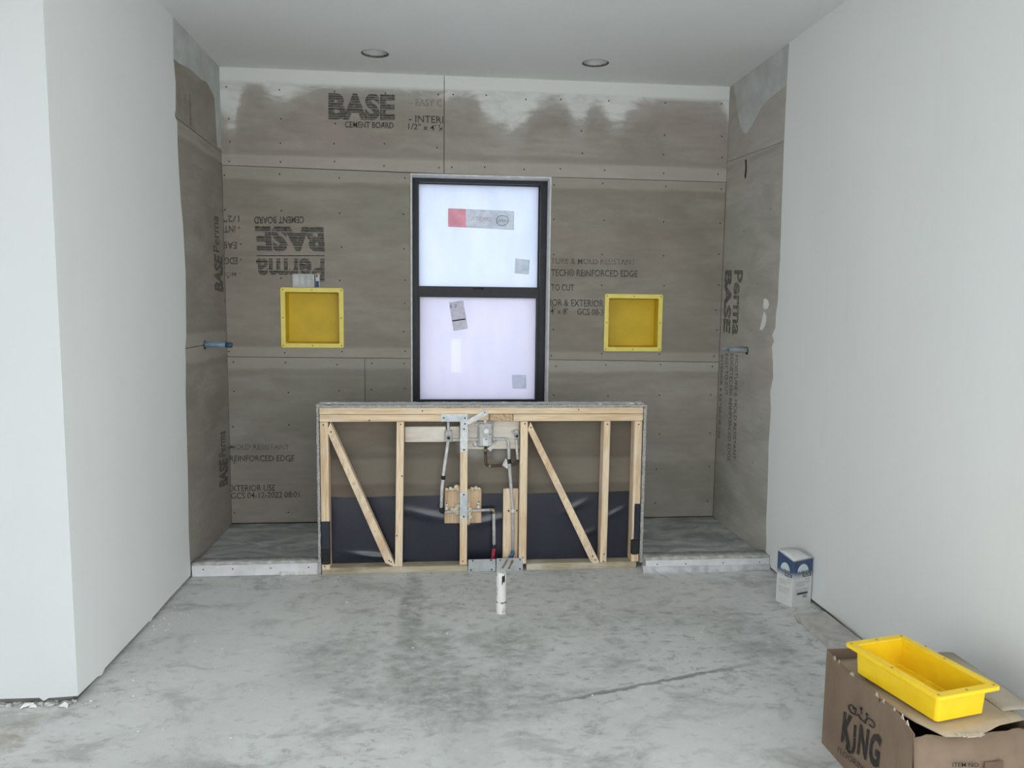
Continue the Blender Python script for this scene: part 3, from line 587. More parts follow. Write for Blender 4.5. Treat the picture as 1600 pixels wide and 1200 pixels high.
part('strand_block', MB().box(.240, .378, YF+.004, YK, .9125, .9545, .003), 'osb'); part('top_plate', MB().box(-.044, .239, YF+.03, YK, .9125, .9545, .003), 'wood_x')
b1 = [(-0.7029, 4.452, 0.86), (-0.6823, 4.452, 0.9097), (-0.3145, 4.452, 0.0467), (-0.3209, 4.452, 0.039), (-0.3734, 4.452, 0.0661)]
b2 = [(0.4675, 4.452, 0.8608), (0.483, 4.452, 0.9061), (0.9171, 4.452, 0.0452), (0.909, 4.452, 0.0353), (0.8793, 4.452, 0.0364), (0.8619, 4.452, 0.0504)]
part('brace', MB().prism(b1, (0, .055, 0)), 'wood_d'); part('brace', MB().prism(b2, (0, .038, 0)), 'wood_d')
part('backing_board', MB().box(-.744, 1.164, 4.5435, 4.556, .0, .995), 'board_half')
# waterproof membrane, slightly wavy
topz = [(-.744, .452), (-.62, .442), (-.4, .445), (-.1, .447), (.2, .458), (.4, .452), (.7, .456), (.95, .458), (1.164, .462)]
def lerp(t, P):
    for (a, za), (b, zb) in zip(P, P[1:]):
        if t <= b: return za+(zb-za)*(t-a)/(b-a)
    return P[-1][1]
def bul(x, t):
    w_ = .0035*math.sin(x*9+1)*math.sin(t*3.1)+.002*math.sin(x*23+t*5)
    w_ += .022*math.exp(-((t-(.13+.35*max(0, -.36-x)))/.035)**2)*math.exp(-((x+.45)/.13)**2)
    w_ += .016*math.exp(-((t-(.62+.5*(x-.25)))/.05)**2)*math.exp(-((x-.26)/.12)**2)
    w_ += .014*math.exp(-((t-(.72-.55*(x+.12)))/.06)**2)*math.exp(-((x+.12)/.16)**2)
    for xc, tc, a_ in ((.78, .80, .7), (.86, .42, .5), (1.03, .70, .7)):
        w_ += .016*a_*math.exp(-((t-(tc+1.0*(x-xc)))/.045)**2)*math.exp(-((x-xc)/.07)**2)
    return w_
rows = []
for j in range(41):
    t = j/40; rows.append([(-.744+1.908*i/190, YK-.0012-max(0, .004+bul(-.744+1.908*i/190, t)*min(1, t*6)*.5), .008+(lerp(-.744+1.908*i/190, topz)-.008)*t) for i in range(191)])
rows = [[(p[0], p[1]+.004, p[2]) for p in r] for r in rows]
part('waterproof_membrane', MB().grid(rows), 'membrane')
part('membrane_wrap', MB().box(-.7455, -.6945, YF-.0025, YF+.03, .092, .325, .004), 'membrane', label='dark membrane folded over the left stud')
part('rubber_corner', MB().box(-.7465, -.6935, YF-.0055, YF+.02, .062, .165, .006).box(-.738, -.702, YF-.009, YF, .09, .135, .006), 'dark')
part('membrane_wrap', MB().box(1.125, 1.1625, YF-.0025, YF+.03, .095, .405, .004), 'membrane', label='dark membrane folded over the right stud')
part('rubber_corner', MB().box(1.112, 1.1625, YF-.008, YF+.02, .085, .185, .007), 'dark')
# end boards and cap, cut edges showing
def rough(x0, x1, y0, y1, z0, z1, n, ax):
    mb = MB(); rr = []
    for k in range(n+1):
        q = k/n; e = lambda: random.uniform(-.0018, .0018)
        if ax == 'z': z = z0+(z1-z0)*q; rr.append([(x0+e(), y0+e(), z), (x1+e(), y0+e(), z), (x1+e(), y1, z), (x0+e(), y1, z)])
        else: x = x0+(x1-x0)*q; rr.append([(x, y0+e(), z1+e()), (x, y0+e(), z0+e()), (x, y1, z0+e()), (x, y1, z1+e())])
    mb.loft(rr); return mb
part('end_board', rough(-.7605, -.747, YF-.006, 4.562, .0, .996, 60, 'z'), 'core'); part('end_board', rough(1.1665, 1.1835, YF-.006, 4.562, .035, .996, 60, 'z'), 'core')
cap = part('cap_board', rough(-.762, 1.1845, YF-.007, 4.566, .9975, 1.012, 110, 'x'), 'core')
mb = MB(); nx = 90
mb.grid([[(-.755+1.93*i/nx, y, 1.0128+random.uniform(0, .003)) for i in range(nx+1)] for y in (YF-.004, YF+.03, YF+.07, 4.562)])
part('skim_coat', mb, 'mortar')
def lump(mb, c, r, sq=.5, seed=0):
    rnd = random.Random(seed+int(c[0]*1e4)); n, m_ = 8, 5; vs = []
    for j in range(m_+1):
        th = math.pi*j/m_
        for i in range(n):
            ph = 2*math.pi*i/n; q = r*rnd.uniform(.75, 1.2); vs.append((c[0]+q*math.sin(th)*math.cos(ph), c[1]+q*math.sin(th)*math.sin(ph)*.7, c[2]+q*sq*math.cos(th)))
    mb.add(vs, [(j*n+i, j*n+(i+1) % n, (j+1)*n+(i+1) % n, (j+1)*n+i) for j in range(m_) for i in range(n)], True)
mb = MB()
for x, y, r in ((-.70, 4.50, .02), (-.66, 4.51, .016), (-.62, 4.49, .012), (.325, 4.52, .016), (.345, 4.52, .012), (.56, 4.5, .01), (1.10, 4.47, .022), (1.07, 4.46, .012), (.9, 4.455, .012), (.8, 4.48, .01), (1.14, 4.46, .012)):
    lump(mb, (x, y, 1.014), r, .45)
part('mortar_crumbs', mb, 'mortar', kind='stuff')
# blocking
part('blocking', MB().box(-.2585, -.016, 4.500, YK-.003, .782, .874, .003), 'wood_white', label='white splashed short blocking board left of the valve')
part('blocking', MB().box(.005, .066, 4.508, YK-.003, .782, .874, .003), 'wood_white')
part('blocking', MB().box(.1115, .4235, 4.508, YK-.003, .735, .911, .003), 'wood_white', label='white splashed board behind the valve')
part('blocking', MB().box(-.0235, .1985, 4.507, 4.530, .283, .492, .003), 'wood_block', label='square block held by foam in the middle')
part('blocking', MB().box(.330, .4215, 4.505, 4.528, .045, .493, .003), 'wood_z', label='tall board behind the right pipe')
def plate(x0, x1, z0, z1, mat='galv', y=YF-.0042, hol=()):
    o = part('nail_plate', MB().box(x0, x1, y, y+.0032, z0, z1), mat)
    mb = MB()
    for hx, hz in hol: mb.tube([(hx, y+.001, hz), (hx, y-.0012, hz)], .0052, 8)
    if hol: obj('nail_heads', mb, M['screw'], o, 'stuff')
    return o
plate(-.0475, .110, .9125, .9575, 'galv', YF-.0045, ((-.03, .935), (.095, .933), (.095, .899)))
plate(.0685, .1095, .885, .912, 'galv', YF-.0042)
plate(.067, .112, .730, .8835, 'galv_white', YF-.0042, ((.09, .868), (.09, .745)))
plate(.0675, .1115, .328, .490, 'galv', YF-.0042, ((.09, .475), (.09, .342)))
pts = [(0.1002, 4.443, 0.9177), (0.2144, 4.443, 0.9837), (0.2315, 4.443, 0.9571), (0.1134, 4.443, 0.8948)]
o = part('nail_plate', MB().prism(pts, (0, -.003, 0)), 'galv_white', label='white splashed strap angled up over the top plates')
mb = MB(); q = (0.2105, 4.439, 0.9672); mb.tube([(q[0], 4.4405, q[2]), (q[0], 4.4385, q[2])], .004, 8); obj('nail_heads', mb, M['screw'], o, 'stuff')
plate(.1185, .282, .0015, .0765, 'galv_floor', YF-.003, ((.145, .07), (.255, .07), (.26, .012), (.135, .012)))
plate(.288, .4475, .0015, .080, 'galv_floor', YF-.003, ((.31, .07), (.43, .07), (.43, .012)))
part('scratched_strip', MB().prism([(0.3551, 4.4458, 0.014), (0.3815, 4.4458, 0.075), (0.3932, 4.4458, 0.0648), (0.3686, 4.4458, 0.0137)], (0, -.0008, 0)).prism([(0.3163, 4.4458, 0.0188), (0.3486, 4.4458, 0.0757), (0.3622, 4.4458, 0.0734), (0.3318, 4.4458, 0.0185)], (0, -.0008, 0)), 'brass')
# screw heads on the lumber
mb = MB()
for px_ in ((-0.7228, 4.45, 0.8953), (-0.6798, 4.45, 0.8539), (-0.46, 4.45, 0.9205), (-0.2797, 4.45, 0.8972), (-0.2735, 4.45, 0.5893), (-0.3049, 4.45, 0.2308), (-0.3507, 4.45, 0.0796), (-0.3395, 4.45, 0.0715), (0.0854, 4.45, 0.0661), (-0.1536, 4.45, 0.976), (0.4489, 4.45, 0.8981), (0.4874, 4.45, 0.8749), (0.9463, 4.45, 0.8922), (1.138, 4.45, 0.8915), (0.8751, 4.45, 0.081), (0.8915, 4.45, 0.0565), (0.9461, 4.45, 0.0915), (0.9432, 4.45, 0.0473), (0.4478, 4.45, 0.0821), (-0.7275, 4.45, 0.0528), (0.7698, 4.45, 0.9815)):
    mb.tube([(px_[0], YF+.002, px_[2]), (px_[0], YF-.0012, px_[2])], .0045, 7)
part('screw_heads', mb, 'screw', kind='stuff')
mb = MB()
for i, (x, z, r) in enumerate(((-.01, .494, .012), (.012, .497, .014), (.03, .494, .01), (.05, .505, .020), (.058, .49, .014), (.14, .496, .014), (.165, .499, .015), (.185, .495, .010),
                (.02, .372, .012), (.035, .365, .016), (.05, .375, .02), (.055, .352, .018), (.058, .392, .016), (.118, .392, .016), (.125, .37, .018), (.122, .345, .02), (.128, .322, .02), (.12, .30, .016), (.118, .41, .014), (.118, .285, .012))):
    lump(mb, (x, 4.500, z), r, .9, i)
part('foam_blobs', mb, 'foam', kind='stuff')

# ---------------------------------------------------------------- plumbing in the half wall
pb = thing('water_pipes', 'grey plastic supply pipes and dusty valve mounted inside the stud half wall', 'pipes', (.21, 4.49, 0))
def pp(name, mb, mat, parent=pb, **k): return obj(name, mb, M[mat], parent, **k)
A = lambda *pts: list(pts)
yp = 4.492
pp('pipe', MB().tube([(-0.0037, 4.49, 0.7861), (-0.01, 4.49, 0.736), (-0.0205, 4.49, 0.6627), (-0.0298, 4.49, 0.5931), (-0.0392, 4.49, 0.4959), (-0.0428, 4.49, 0.3827)], .0095), 'pipe_white')
pp('coupling', MB().tube([(-0.0302, 4.49, 0.5814), (-0.032, 4.49, 0.5581)], .0125), 'dark')
pp('elbow', MB().tube([(-0.0428, 4.49, 0.3866), (-0.0416, 4.49, 0.3631), (-0.0256, 4.491, 0.3567)], .0122), 'dark')
pp('pipe', MB().tube([(-0.0294, 4.492, 0.3584), (0.0739, 4.492, 0.3627), (0.2587, 4.492, 0.3678)], .0090), 'pipe')
pp('elbow', MB().tube([(0.251, 4.492, 0.3675), (0.2684, 4.492, 0.3673), (0.2724, 4.492, 0.3459)], .0125), 'brass')
pp('pipe', MB().tube([(0.2722, 4.49, 0.3543), (0.276, 4.49, 0.144)], .0098), 'pipe'); pp('coupling', MB().tube([(0.2759, 4.49, 0.152), (0.2761, 4.49, 0.1281)], .0125), 'dark')
pp('pipe_sleeve', MB().tube([(0.2761, 4.49, 0.1321), (.2648, 4.490, .045)], .0128), 'red', label='red sleeve at the foot of the hot pipe')
for (x, z) in ((-.0115, .383), (.1795, .389)):
    o = pp('pipe_clip', MB().box(x-.008, x+.008, 4.497, 4.5055, z-.038, z+.038, .003).box(x-.008, x+.008, 4.478, 4.498, z-.012, z+.012, .004), 'cream')
    mb = MB(); mb.tube([(x, 4.498, z+.028), (x, 4.4955, z+.028)], .005, 8).tube([(x, 4.498, z-.028), (x, 4.4955, z-.028)], .005, 8); obj('clip_screws', mb, M['screw'], o, 'stuff')
pp('pipe', MB().tube([(0.0115, 4.494, 0.7949), (0.1864, 4.494, 0.7958)], .0085), 'pipe_white')
pp('pipe', MB().tube([(0.2473, 4.49, 0.798), (0.3354, 4.49, 0.7994), (0.3508, 4.49, 0.7935), (0.3568, 4.49, 0.7761), (0.3609, 4.49, 0.6788), (0.371, 4.492, 0.5493), (0.3863, 4.493, 0.3992), (0.3906, 4.494, 0.0964)], .0098), 'pipe', label='long grey pipe dropping from the valve on the right')
pp('coupling', MB().tube([(0.3609, 4.49, 0.6788), (0.3623, 4.49, 0.6515)], .0128), 'dark')
pp('pipe_sleeve', MB().tube([(0.3896, 4.494, 0.1125), (0.3898, 4.494, 0.0964), (.3668, 4.494, .045)], [.0095, .0135, .0135]), 'blue', label='blue sleeve at the foot of the cold pipe')
cx_, cy_, cz_ = (0.3865, 4.49, 0.3585)
o = pp('pipe_clip', MB().box(cx_-.034, cx_+.034, 4.496, 4.5045, cz_-.010, cz_+.010, .003).box(cx_-.012, cx_+.012, 4.480, 4.497, cz_-.010, cz_+.010, .004), 'cream')
mb = MB(); mb.tube([(cx_-.024, 4.497, cz_), (cx_-.024, 4.4945, cz_)], .0055, 8).tube([(cx_+.026, 4.497, cz_), (cx_+.026, 4.4945, cz_)], .0055, 8); obj('clip_screws', mb, M['screw'], o, 'stuff')
def outlet(p, body):
    x, z = p[0], p[2]
    o = pp('outlet', MB().tube([(x, 4.500, z), (x, 4.462, z), (x, 4.458, z)], [.013, .013, .0125], 14), 'valve')
    obj('outlet_bore', MB().tube([(x, 4.460, z), (x, 4.4572, z)], .0095, 14), M['dark'], o)  # flat black disc painted for the dark inside of the bore
    if body: obj('drop_ear', MB().box(x-.024, x+.022, 4.478, 4.500, z-.03, z+.042, .006), M['valve'], o)
    else: obj('drop_ear', MB().box(x-.016, x+.014, 4.484, 4.506, z-.016, z+.034, .006).box(x-.03, x-.012, 4.492, 4.503, z+.012, z+.026, .004), M['valve'], o)
outlet((-0.0004, 4.458, 0.8129), True); outlet((0.4049, 4.458, 0.8221), False)
pp('pipe', MB().tube([(-0.0028, 4.496, 0.908), (-0.0015, 4.496, 0.8696), (-0., 4.494, 0.8507)], [.0075, .0085, .012]), 'pipe_white')
pp('pipe', MB().tube([(0.4033, 4.496, 0.798), (0.41, 4.496, 0.7201), (0.4144, 4.496, 0.6732)], .0085), 'pipe_white')
pp('copper_pipe', MB().tube([(0.2203, 4.492, 0.7533), (0.2213, 4.492, 0.6679), (0.2249, 4.492, 0.6465), (0.2392, 4.492, 0.6355), (0.2834, 4.492, 0.6354), (0.3415, 4.497, 0.6385), (0.381, 4.506, 0.6401), (0.4059, 4.504, 0.6462), (0.4146, 4.498, 0.6728)], .0082), 'copper')
for a_, b_ in (((0.2203, 4.492, 0.7417), (0.2205, 4.492, 0.7223)), ((0.2373, 4.492, 0.6359), (0.2526, 4.492, 0.6353))): pp('solder_joint', MB().tube([a_, b_], .0102), 'brass')
pp('tag', MB().prism([(0.3194, 4.486, 0.6411), (0.3401, 4.486, 0.6837), (0.3537, 4.486, 0.668), (0.3542, 4.486, 0.6173)], (0, -.002, 0)), 'pipe_white')
vx0, vz1 = (0.1788, 4.47, 0.8979)[0], (0.1788, 4.47, 0.8979)[2]; vx1, vz0 = (0.2577, 4.47, 0.7572)[0], (0.2577, 4.47, 0.7572)[2]; vm = (vx0+vx1)/2
vb = pp('valve_body', MB().box(vx0, vx1, 4.470, 4.5075, vz0, vz1, .006).box(vx0-.008, vx1+.008, 4.490, 4.5075, vz0-.006, vz1+.010, .006), 'valve')
obj('valve_dial', MB().tube([(vm+.003, 4.4702, vz1-.045), (vm+.003, 4.460, vz1-.045)], .0215, 20), M['valve'], vb)
obj('valve_cap', MB().tube([(vm+.003, 4.4602, vz1-.045), (vm+.003, 4.453, vz1-.045)], .0145, 18), M['valve_face'], vb, label='round white cap')
obj('valve_cover', MB().box(vm-.0175, vm+.0195, 4.462, 4.4702, vz0+.006, vz0+.052, .004), M['valve_face'], vb, label='square white cover')
mb = MB(); mb.tube([(vm-.004, 4.461, vz0+.045), (vm+.010, 4.461, vz0+.045)], .0022, 6).tube([(vx1-.016, 4.4705, vz1-.066), (vx1-.010, 4.468, vz1-.066)], .003, 8); obj('valve_screws', mb, M['screw'], vb, 'stuff')
pp('pipe', MB().tube([(0.2178, 4.488, 0.8892), (0.2138, 4.488, 0.9238)], [.0115, .009]), 'pipe_white')
mb = MB()
for i, (x, z, r) in enumerate(((vx0-.02, vz0+.01, .014), (vx0-.026, vz0+.025, .011), (vx1+.012, vz1+.012, .012), (vx0-.01, vz1-.01, .012), (vx1+.016, vz0+.03, .010))): lump(mb, (x, 4.502, z), r, 1, i)
pp('mortar_splash', mb, 'mortar', kind='stuff')
pp('tag', MB().prism([(0.2298, 4.478, 0.7443), (0.26, 4.478, 0.775), (0.2735, 4.478, 0.7614), (0.249, 4.478, 0.7268)], (0, -.002, 0)), 'pipe_white')

# ---------------------------------------------------------------- yellow niche tubs
def rr_loop(wx, wy, z, r, n=5):
    out = []
    for sx_, sy_, a0 in ((1, 1, 0), (-1, 1, 90), (-1, -1, 180), (1, -1, 270)):
        for k in range(n):
            q = math.radians(a0+90*k/(n-1)); out.append((sx_*(wx-r)+r*math.cos(q), sy_*(wy-r)+r*math.sin(q), z))
    return out
def tub(name, label, group, W_, L_, depth, rim, T_, lip=.008, draft=.004, rimmat='yellow', bowlmat='yellow'):
    """open tub, opening up +z at z=0 rim top, wall parts separate: rim flange and bowl"""
    t = thing(name, label, 'niche', tuple(T_.translation), group)
    a, b = W_/2, L_/2; bi, bj = a-rim, b-rim; th = .005
    fl_ = MB(); fl_.loft([rr_loop(bi+.001, bj+.001, -lip, .008), rr_loop(a-.001, b-.001, -lip, .012), rr_loop(a, b, -lip+.002, .013), rr_loop(a, b, -.002, .013), rr_loop(a-.002, b-.002, 0, .012), rr_loop(bi+.002, bj+.002, 0, .008), rr_loop(bi, bj, -.002, .007), rr_loop(bi, bj, -lip, .007)], False, False)
    bw = MB(); bw.loft([rr_loop(bi-draft-.004, bj-draft-.004, -depth, .012), rr_loop(bi+th-draft, bj+th-draft, -depth+.004, .012), rr_loop(bi+th, bj+th, -lip, .012), rr_loop(bi, bj, -lip, .007), rr_loop(bi-draft, bj-draft, -depth+.009, .007), rr_loop(bi-draft-.004, bj-draft-.004, -depth+.005, .006)], True, True)
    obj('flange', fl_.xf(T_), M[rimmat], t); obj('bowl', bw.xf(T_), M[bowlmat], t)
    mb = MB()
    for hx, hy in ((a-rim*.5, b-rim*.5), (-a+rim*.5, b-rim*.5), (a-rim*.5, -b+rim*.5), (-a+rim*.5, -b+rim*.5), (0, b-rim*.5), (0, -b+rim*.5), (a-rim*.5, 0), (-a+rim*.5, 0)):
        mb.tube([(hx, hy, -.002), (hx, hy, .0007)], .0048, 8)
    obj('screw_holes', mb.xf(T_), M['niche_screw'], t, 'stuff')
    return t
M['niche_screw'] = plain('niche_screw', (.42, .30, .05), .5, .3, 80, .2)
RX = Matrix.Rotation(math.radians(90), 4, 'X')     # +z of the tub faces the camera side (-y)
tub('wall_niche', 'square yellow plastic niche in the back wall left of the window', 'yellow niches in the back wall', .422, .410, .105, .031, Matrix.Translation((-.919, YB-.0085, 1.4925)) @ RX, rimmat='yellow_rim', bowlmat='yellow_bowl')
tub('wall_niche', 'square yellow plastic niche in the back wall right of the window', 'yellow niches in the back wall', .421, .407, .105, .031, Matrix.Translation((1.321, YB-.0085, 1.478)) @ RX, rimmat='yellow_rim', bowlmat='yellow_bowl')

# label card above the left niche
t = thing('product_label', 'white printed label card on the wall above the left yellow niche', 'label', (-.957, YB-.006, 1.70))
rows = [[(-1.047+.18*i/10, YB-.004-(.010*(1-i/3)**2 if i < 3 else 0), z) for i in range(11)] for z in (1.699, 1.789)]
obj('card', MB().grid(rows, (0, .0015, 0)), M['card_white'], t)
yy = YB-.0048
mb = MB()
rnd = random.Random(3)
for k in range(9):
    z = 1.776-.0075*k
    for x0 in (-1.015, -.972, -.935):
        mb.box(x0, x0+rnd.uniform(.018, .034), yy, yy+.0003, z, z+.0028)
mb2 = MB(); mb2.box(-.9015, -.8935, yy, yy+.0004, 1.699, 1.787).box(-.889, -.880, yy, yy+.0004, 1.768, 1.786)
obj('printed_lines', mb, M['grey_print'], t, 'stuff'); obj('printed_bar', mb2, M['dark_print'], t); obj('printed_panel', MB().box(-.8925, -.872, yy, yy+.0004, 1.701, 1.742), M['navy_print'], t)

# stub pipes out of the side walls
t = thing('stub_pipe', 'blue capped stub pipe sticking out of the left side wall', 'pipe', (XL, 4.867, 1.33), 'shower arm stubs')
tipx = (-1.3287, 4.867, 1.3272)[0]
obj('tube', MB().tube([(XL-.02, 4.867, 1.334), (XL+.03, 4.867, 1.334), (tipx-.04, 4.867, 1.331)], .0175, 16), M['stub_l'] if 'stub_l' in M else plain('blue_grey_stub', (.16, .24, .32), .35, .3, 14), t)
obj('end_cap', MB().tube([(tipx-.042, 4.867, 1.331), (tipx-.004, 4.867, 1.3305), (tipx, 4.867, 1.3305)], [.0168, .0168, .014], 16), plain('blue_stub_cap', (.035, .085, .15), .35, .2), t, label='dark blue end cap')
obj('wall_gap', MB().tube([(XL-.001, 4.867, 1.33), (XL+.0012, 4.867, 1.33)], [.030, .029], 14), M['screw'], t)
t = thing('stub_pipe', 'grey stub pipe with thin end sticking out of the right side wall', 'pipe', (XR, 4.868, 1.317), 'shower arm stubs')
ta = (1.8405, 4.868, 1.3248)[0]; tb = (1.7946, 4.868, 1.3309)[0]
obj('tube', MB().tube([(XR+.02, 4.868, 1.317), (ta, 4.868, 1.319)], .0175, 16), plain('grey_stub', (.30, .35, .37), .35, .2, 14), t)
obj('thin_end', MB().tube([(ta+.003, 4.868, 1.324), (tb, 4.868, 1.325)], .011, 14), plain('grey_stub_end', (.25, .31, .34), .35, .2, 14), t)
obj('wall_gap', MB().tube([(XR+.001, 4.868, 1.312), (XR-.0012, 4.868, 1.312)], [.027, .026], 14), M['screw'], t)

# ceiling openings
for i, (hx, hy) in enumerate(HOLES):
    t = thing('ceiling_light_hole', ('round recessed light can in the ceiling, left of the two', 'round recessed light can in the ceiling, right of the two')[i], 'light fixture', (hx, hy, H), 'recessed cans in the ceiling')
    NS = 40; rnd = random.Random(i)
    L0 = [(hx+HR*1.0*math.cos(2*math.pi*k/NS), hy+HR*math.sin(2*math.pi*k/NS), H+.014) for k in range(NS)]
    L1 = [(hx+HR*.93*math.cos(2*math.pi*k/NS), hy+HR*.93*math.sin(2*math.pi*k/NS), H+.052) for k in range(NS)]
    obj('can', MB().loft([L0, L1], False, True, True), plain('can_white', (.72, .73, .72), .5, .08, 20), t)
    ri = [(hx+(HR-.001)*math.cos(2*math.pi*k/NS), hy+(HR-.001)*math.sin(2*math.pi*k/NS)) for k in range(NS)]
    ro = [(hx+(HR-.006-rnd.uniform(0, .006))*math.cos(2*math.pi*k/NS), hy+(HR-.006-rnd.uniform(0, .006))*math.sin(2*math.pi*k/NS)) for k in range(NS)]
    obj('cut_rim', MB().loft([[(p[0], p[1], H+.0015) for p in ri], [(p[0], p[1], H+.002) for p in ro], [(p[0], p[1], H+.0118) for p in ro], [(p[0], p[1], H+.0118) for p in ri]], False, False), plain('cut_gypsum', (.16, .16, .15), .95, .5, 90), t)

# ---------------------------------------------------------------- things on the floor
t = thing('drain_pipe', 'short white scraped pipe standing up out of the concrete floor', 'pipe', (.266, 3.831, 0))
g = G('scraped_white_pipe'); c = g.coord(); n = g.noise(g.scl(c, (1, 1, .5)), 30, 4, .6); z = g.sep(c)[2]
sm = g.mapr(n, .58, .66); col = g.mix(g.math('MULTIPLY', sm, .8), (.80, .79, .77), (.12, .115, .11))
band = g.math('MULTIPLY', g.mapr(g.math('ABSOLUTE', g.math('SUBTRACT', z, .06)), .002, .006, 1, 0), g.mapr(n, .4, .5)); col = g.mix(band, col, (.05, .05, .05))
M['pvc'] = g.done(g.bsdf(col, .5, n, .3, .002))
NS = 22; rnd = random.Random(5)
def circ(r, z, w_=0): return [(.266+r*math.cos(2*math.pi*k/NS), 3.831+r*math.sin(2*math.pi*k/NS), z+(rnd.uniform(-w_, w_))) for k in range(NS)]
obj('tube', MB().loft([circ(.0255, 0), circ(.0255, .18), circ(.0250, .219, .003), circ(.0215, .220, .003), circ(.0215, .10)], False, True, True), M['pvc'], t)
obj('black_smudge', MB().loft([[(.266+.0259*math.cos(q), 3.831+.0259*math.sin(q), z+.02*(q-5.05)+rnd.uniform(-.008, .008)) for q in (4.72, 4.9, 5.08, 5.26, 5.42)][::1] for z in (.168, .180, .192, .203)], False, False), M['screw'], t)

# grout carton
gb = thing('grout_box', 'white and blue grout carton standing on the floor against the right wall', 'box', (1.87, 3.86, 0))
P0 = Vector((1.827, 3.792, 0)); eL = Vector((-.043, .101, 0)); eR = Vector((.128, .044, 0)); HB = .262
c0, c1, c2, c3 = P0, P0+eR, P0+eR+eL, P0+eL
def lift(p, z): return (p.x, p.y, z)
obj('carton', MB().add([lift(p, 0) for p in (c0, c1, c2, c3)]+[lift(c0, .252), lift(c1, .257), lift(c2, .276), lift(c3, .285)], [(0, 1, 5, 4), (1, 2, 6, 5), (2, 3, 7, 6), (3, 0, 4, 7), (3, 2, 1, 0)]), M['card_white'], gb)
tf = [[Vector(lift(c3+(c0-c3)*u+(c2-c3+(c1-c2-c0+c3)*u)*v, 0)) for v in (0, .25, .5, .75, 1)] for u in (0, .33, .66, 1)]
hz = lambda u, v: (.287*(1-u)+.254*u)*(1-v)+(.278*(1-u)+.259*u)*v+.006*math.sin(v*3.1)*(1-u)
obj('top_flap', MB().grid([[(p.x, p.y, hz(u, v)) for v, p in zip((0, .25, .5, .75, 1), r)] for u, r in zip((0, .33, .66, 1), tf)], (0, 0, .002)), M['card_white'], gb)
def gradblue():
    g = G('carton_blue'); c = g.coord(); z = g.sep(c)[2]; n = g.noise(c, 25, 2)
    col = g.mix(g.mapr(n, .35, .65), (.045, .10, .20), (.05, .075, .16)); col = g.mix(g.mapr(g.math('ADD', z, g.math('MULTIPLY', n, .02)), .155, .205, 1, 0), col, (.68, .70, .71)); return g.done(g.bsdf(col, .5))
M['carton_blue'] = gradblue()
def face(O, U, nrm, htop):
    """flat print on one side of the carton; u along the side, v up"""
    n = Vector(nrm).normalized()
    def q(name, u0, u1, v0, v1, mat, off=.0006, kind=None):
        return obj(name, MB().prism([O+U*u0+Vector((0, 0, v0))+n*off, O+U*u1+Vector((0, 0, v0))+n*off, O+U*u1+Vector((0, 0, v1))+n*off, O+U*u0+Vector((0, 0, v1))+n*off], -n*.0003), M[mat], gb, kind)
    ht = lambda u: htop[0]+(htop[1]-htop[0])*u
    obj('blue_print', MB().prism([O+Vector((0, 0, .150))+n*.0005, O+U+Vector((0, 0, .150))+n*.0005, O+U+Vector((0, 0, ht(1)-.002))+n*.0005, O+Vector((0, 0, ht(0)-.002))+n*.0005], -n*.0003), M['carton_blue'], gb)
    arc = [O+U*(.5+.29*math.cos(math.pi*k/14))+Vector((0, 0, .187+.044*math.sin(math.pi*k/14)))+n*.0009 for k in range(15)]
    obj('half_disc_print', MB().prism(arc, -n*.0003), M['pale_print'], gb)
    def tx(s_, u0, u1, v0, v1, mat, b_=.02): lettering(s_, O+U*u0+Vector((0, 0, v0)), O+U*u1+Vector((0, 0, v0)), O+U*u0+Vector((0, 0, v1)), M[mat], gb, n, b_, off=.0013)
    tx('POLYBLEND', .12, .93, .182, .195, 'dark_print'); q('plus_plate', .50, .93, .158, .176, 'dark_print', .0009); tx('PLUS', .56, .87, .162, .172, 'card_white')
    tx('Grout', .64, .90, .143, .150, 'dark_print', .01)
    mb = MB(); rnd = random.Random(2)
    for k in range(9):
        v = .132-.0075*k-(.01 if k > 3 else 0); u1 = rnd.uniform(.6, .9); mb.prism([O+U*.15+Vector((0, 0, v))+n*.0008, O+U*u1+Vector((0, 0, v))+n*.0008, O+U*u1+Vector((0, 0, v+.0022))+n*.0008, O+U*.15+Vector((0, 0, v+.0022))+n*.0008], -n*.0003)
    obj('small_print', mb, M['grey_print'], gb, 'stuff'); return q
face(P0+eL, -eL, (-.101, -.043, 0), (.285, .252))
q = face(P0, eR, (.044, -.128, 0), (.252, .257))
q('bar_print', .25, .80, .062, .074, 'dark_print', .0012); q('code_print', .55, .78, .042, .058, 'grey_print', .0012)

# loose plank along the right wall
tag(obj('wood_plank', MB().prism([(1.776, 3.630, .001), (1.934, 3.640, .001), (1.945, 2.62, .001), (1.784, 2.62, .001)], (0, 0, .036)), M['plank']), 'dusty grey plank lying along the right wall behind the cardboard box', 'plank')

# brown flooring carton with a torn lid
cb = thing('cardboard_box', 'torn brown flooring carton in the right foreground under the yellow tub', 'box', (1.65, 2.29, 0))
bx0, bx1, by0, by1, bh = 1.352, 1.735, 2.035, 2.553, .362
def wavy(n, f): return [f(i/n) for i in range(n+1)]
edge = [(by1, .362), (2.51, .356), (2.50, .350), (2.47, .353), (2.40, .352), (2.36, .357), (2.30, .358), (2.25, .360), (2.225, .352), (2.215, .338), (2.205, .358), (2.15, .362), (2.10, .358), (2.07, .350), (by0, .338)]
bulge = lambda y, z: -.010*math.sin(math.pi*max(0, min(1, z/.36)))*math.sin(math.pi*(y-by0)/(by1-by0))
rows = [[(bx0+bulge(y, zt*k/6)-.018*(1-k/6)*0, y, zt*k/6) for y, zt in edge] for k in range(7)]
obj('side_panel', MB().grid(rows, (.004, 0, 0), False), M['card'], cb, label='long side printed with black lettering')
nn = 18; fr_ = []
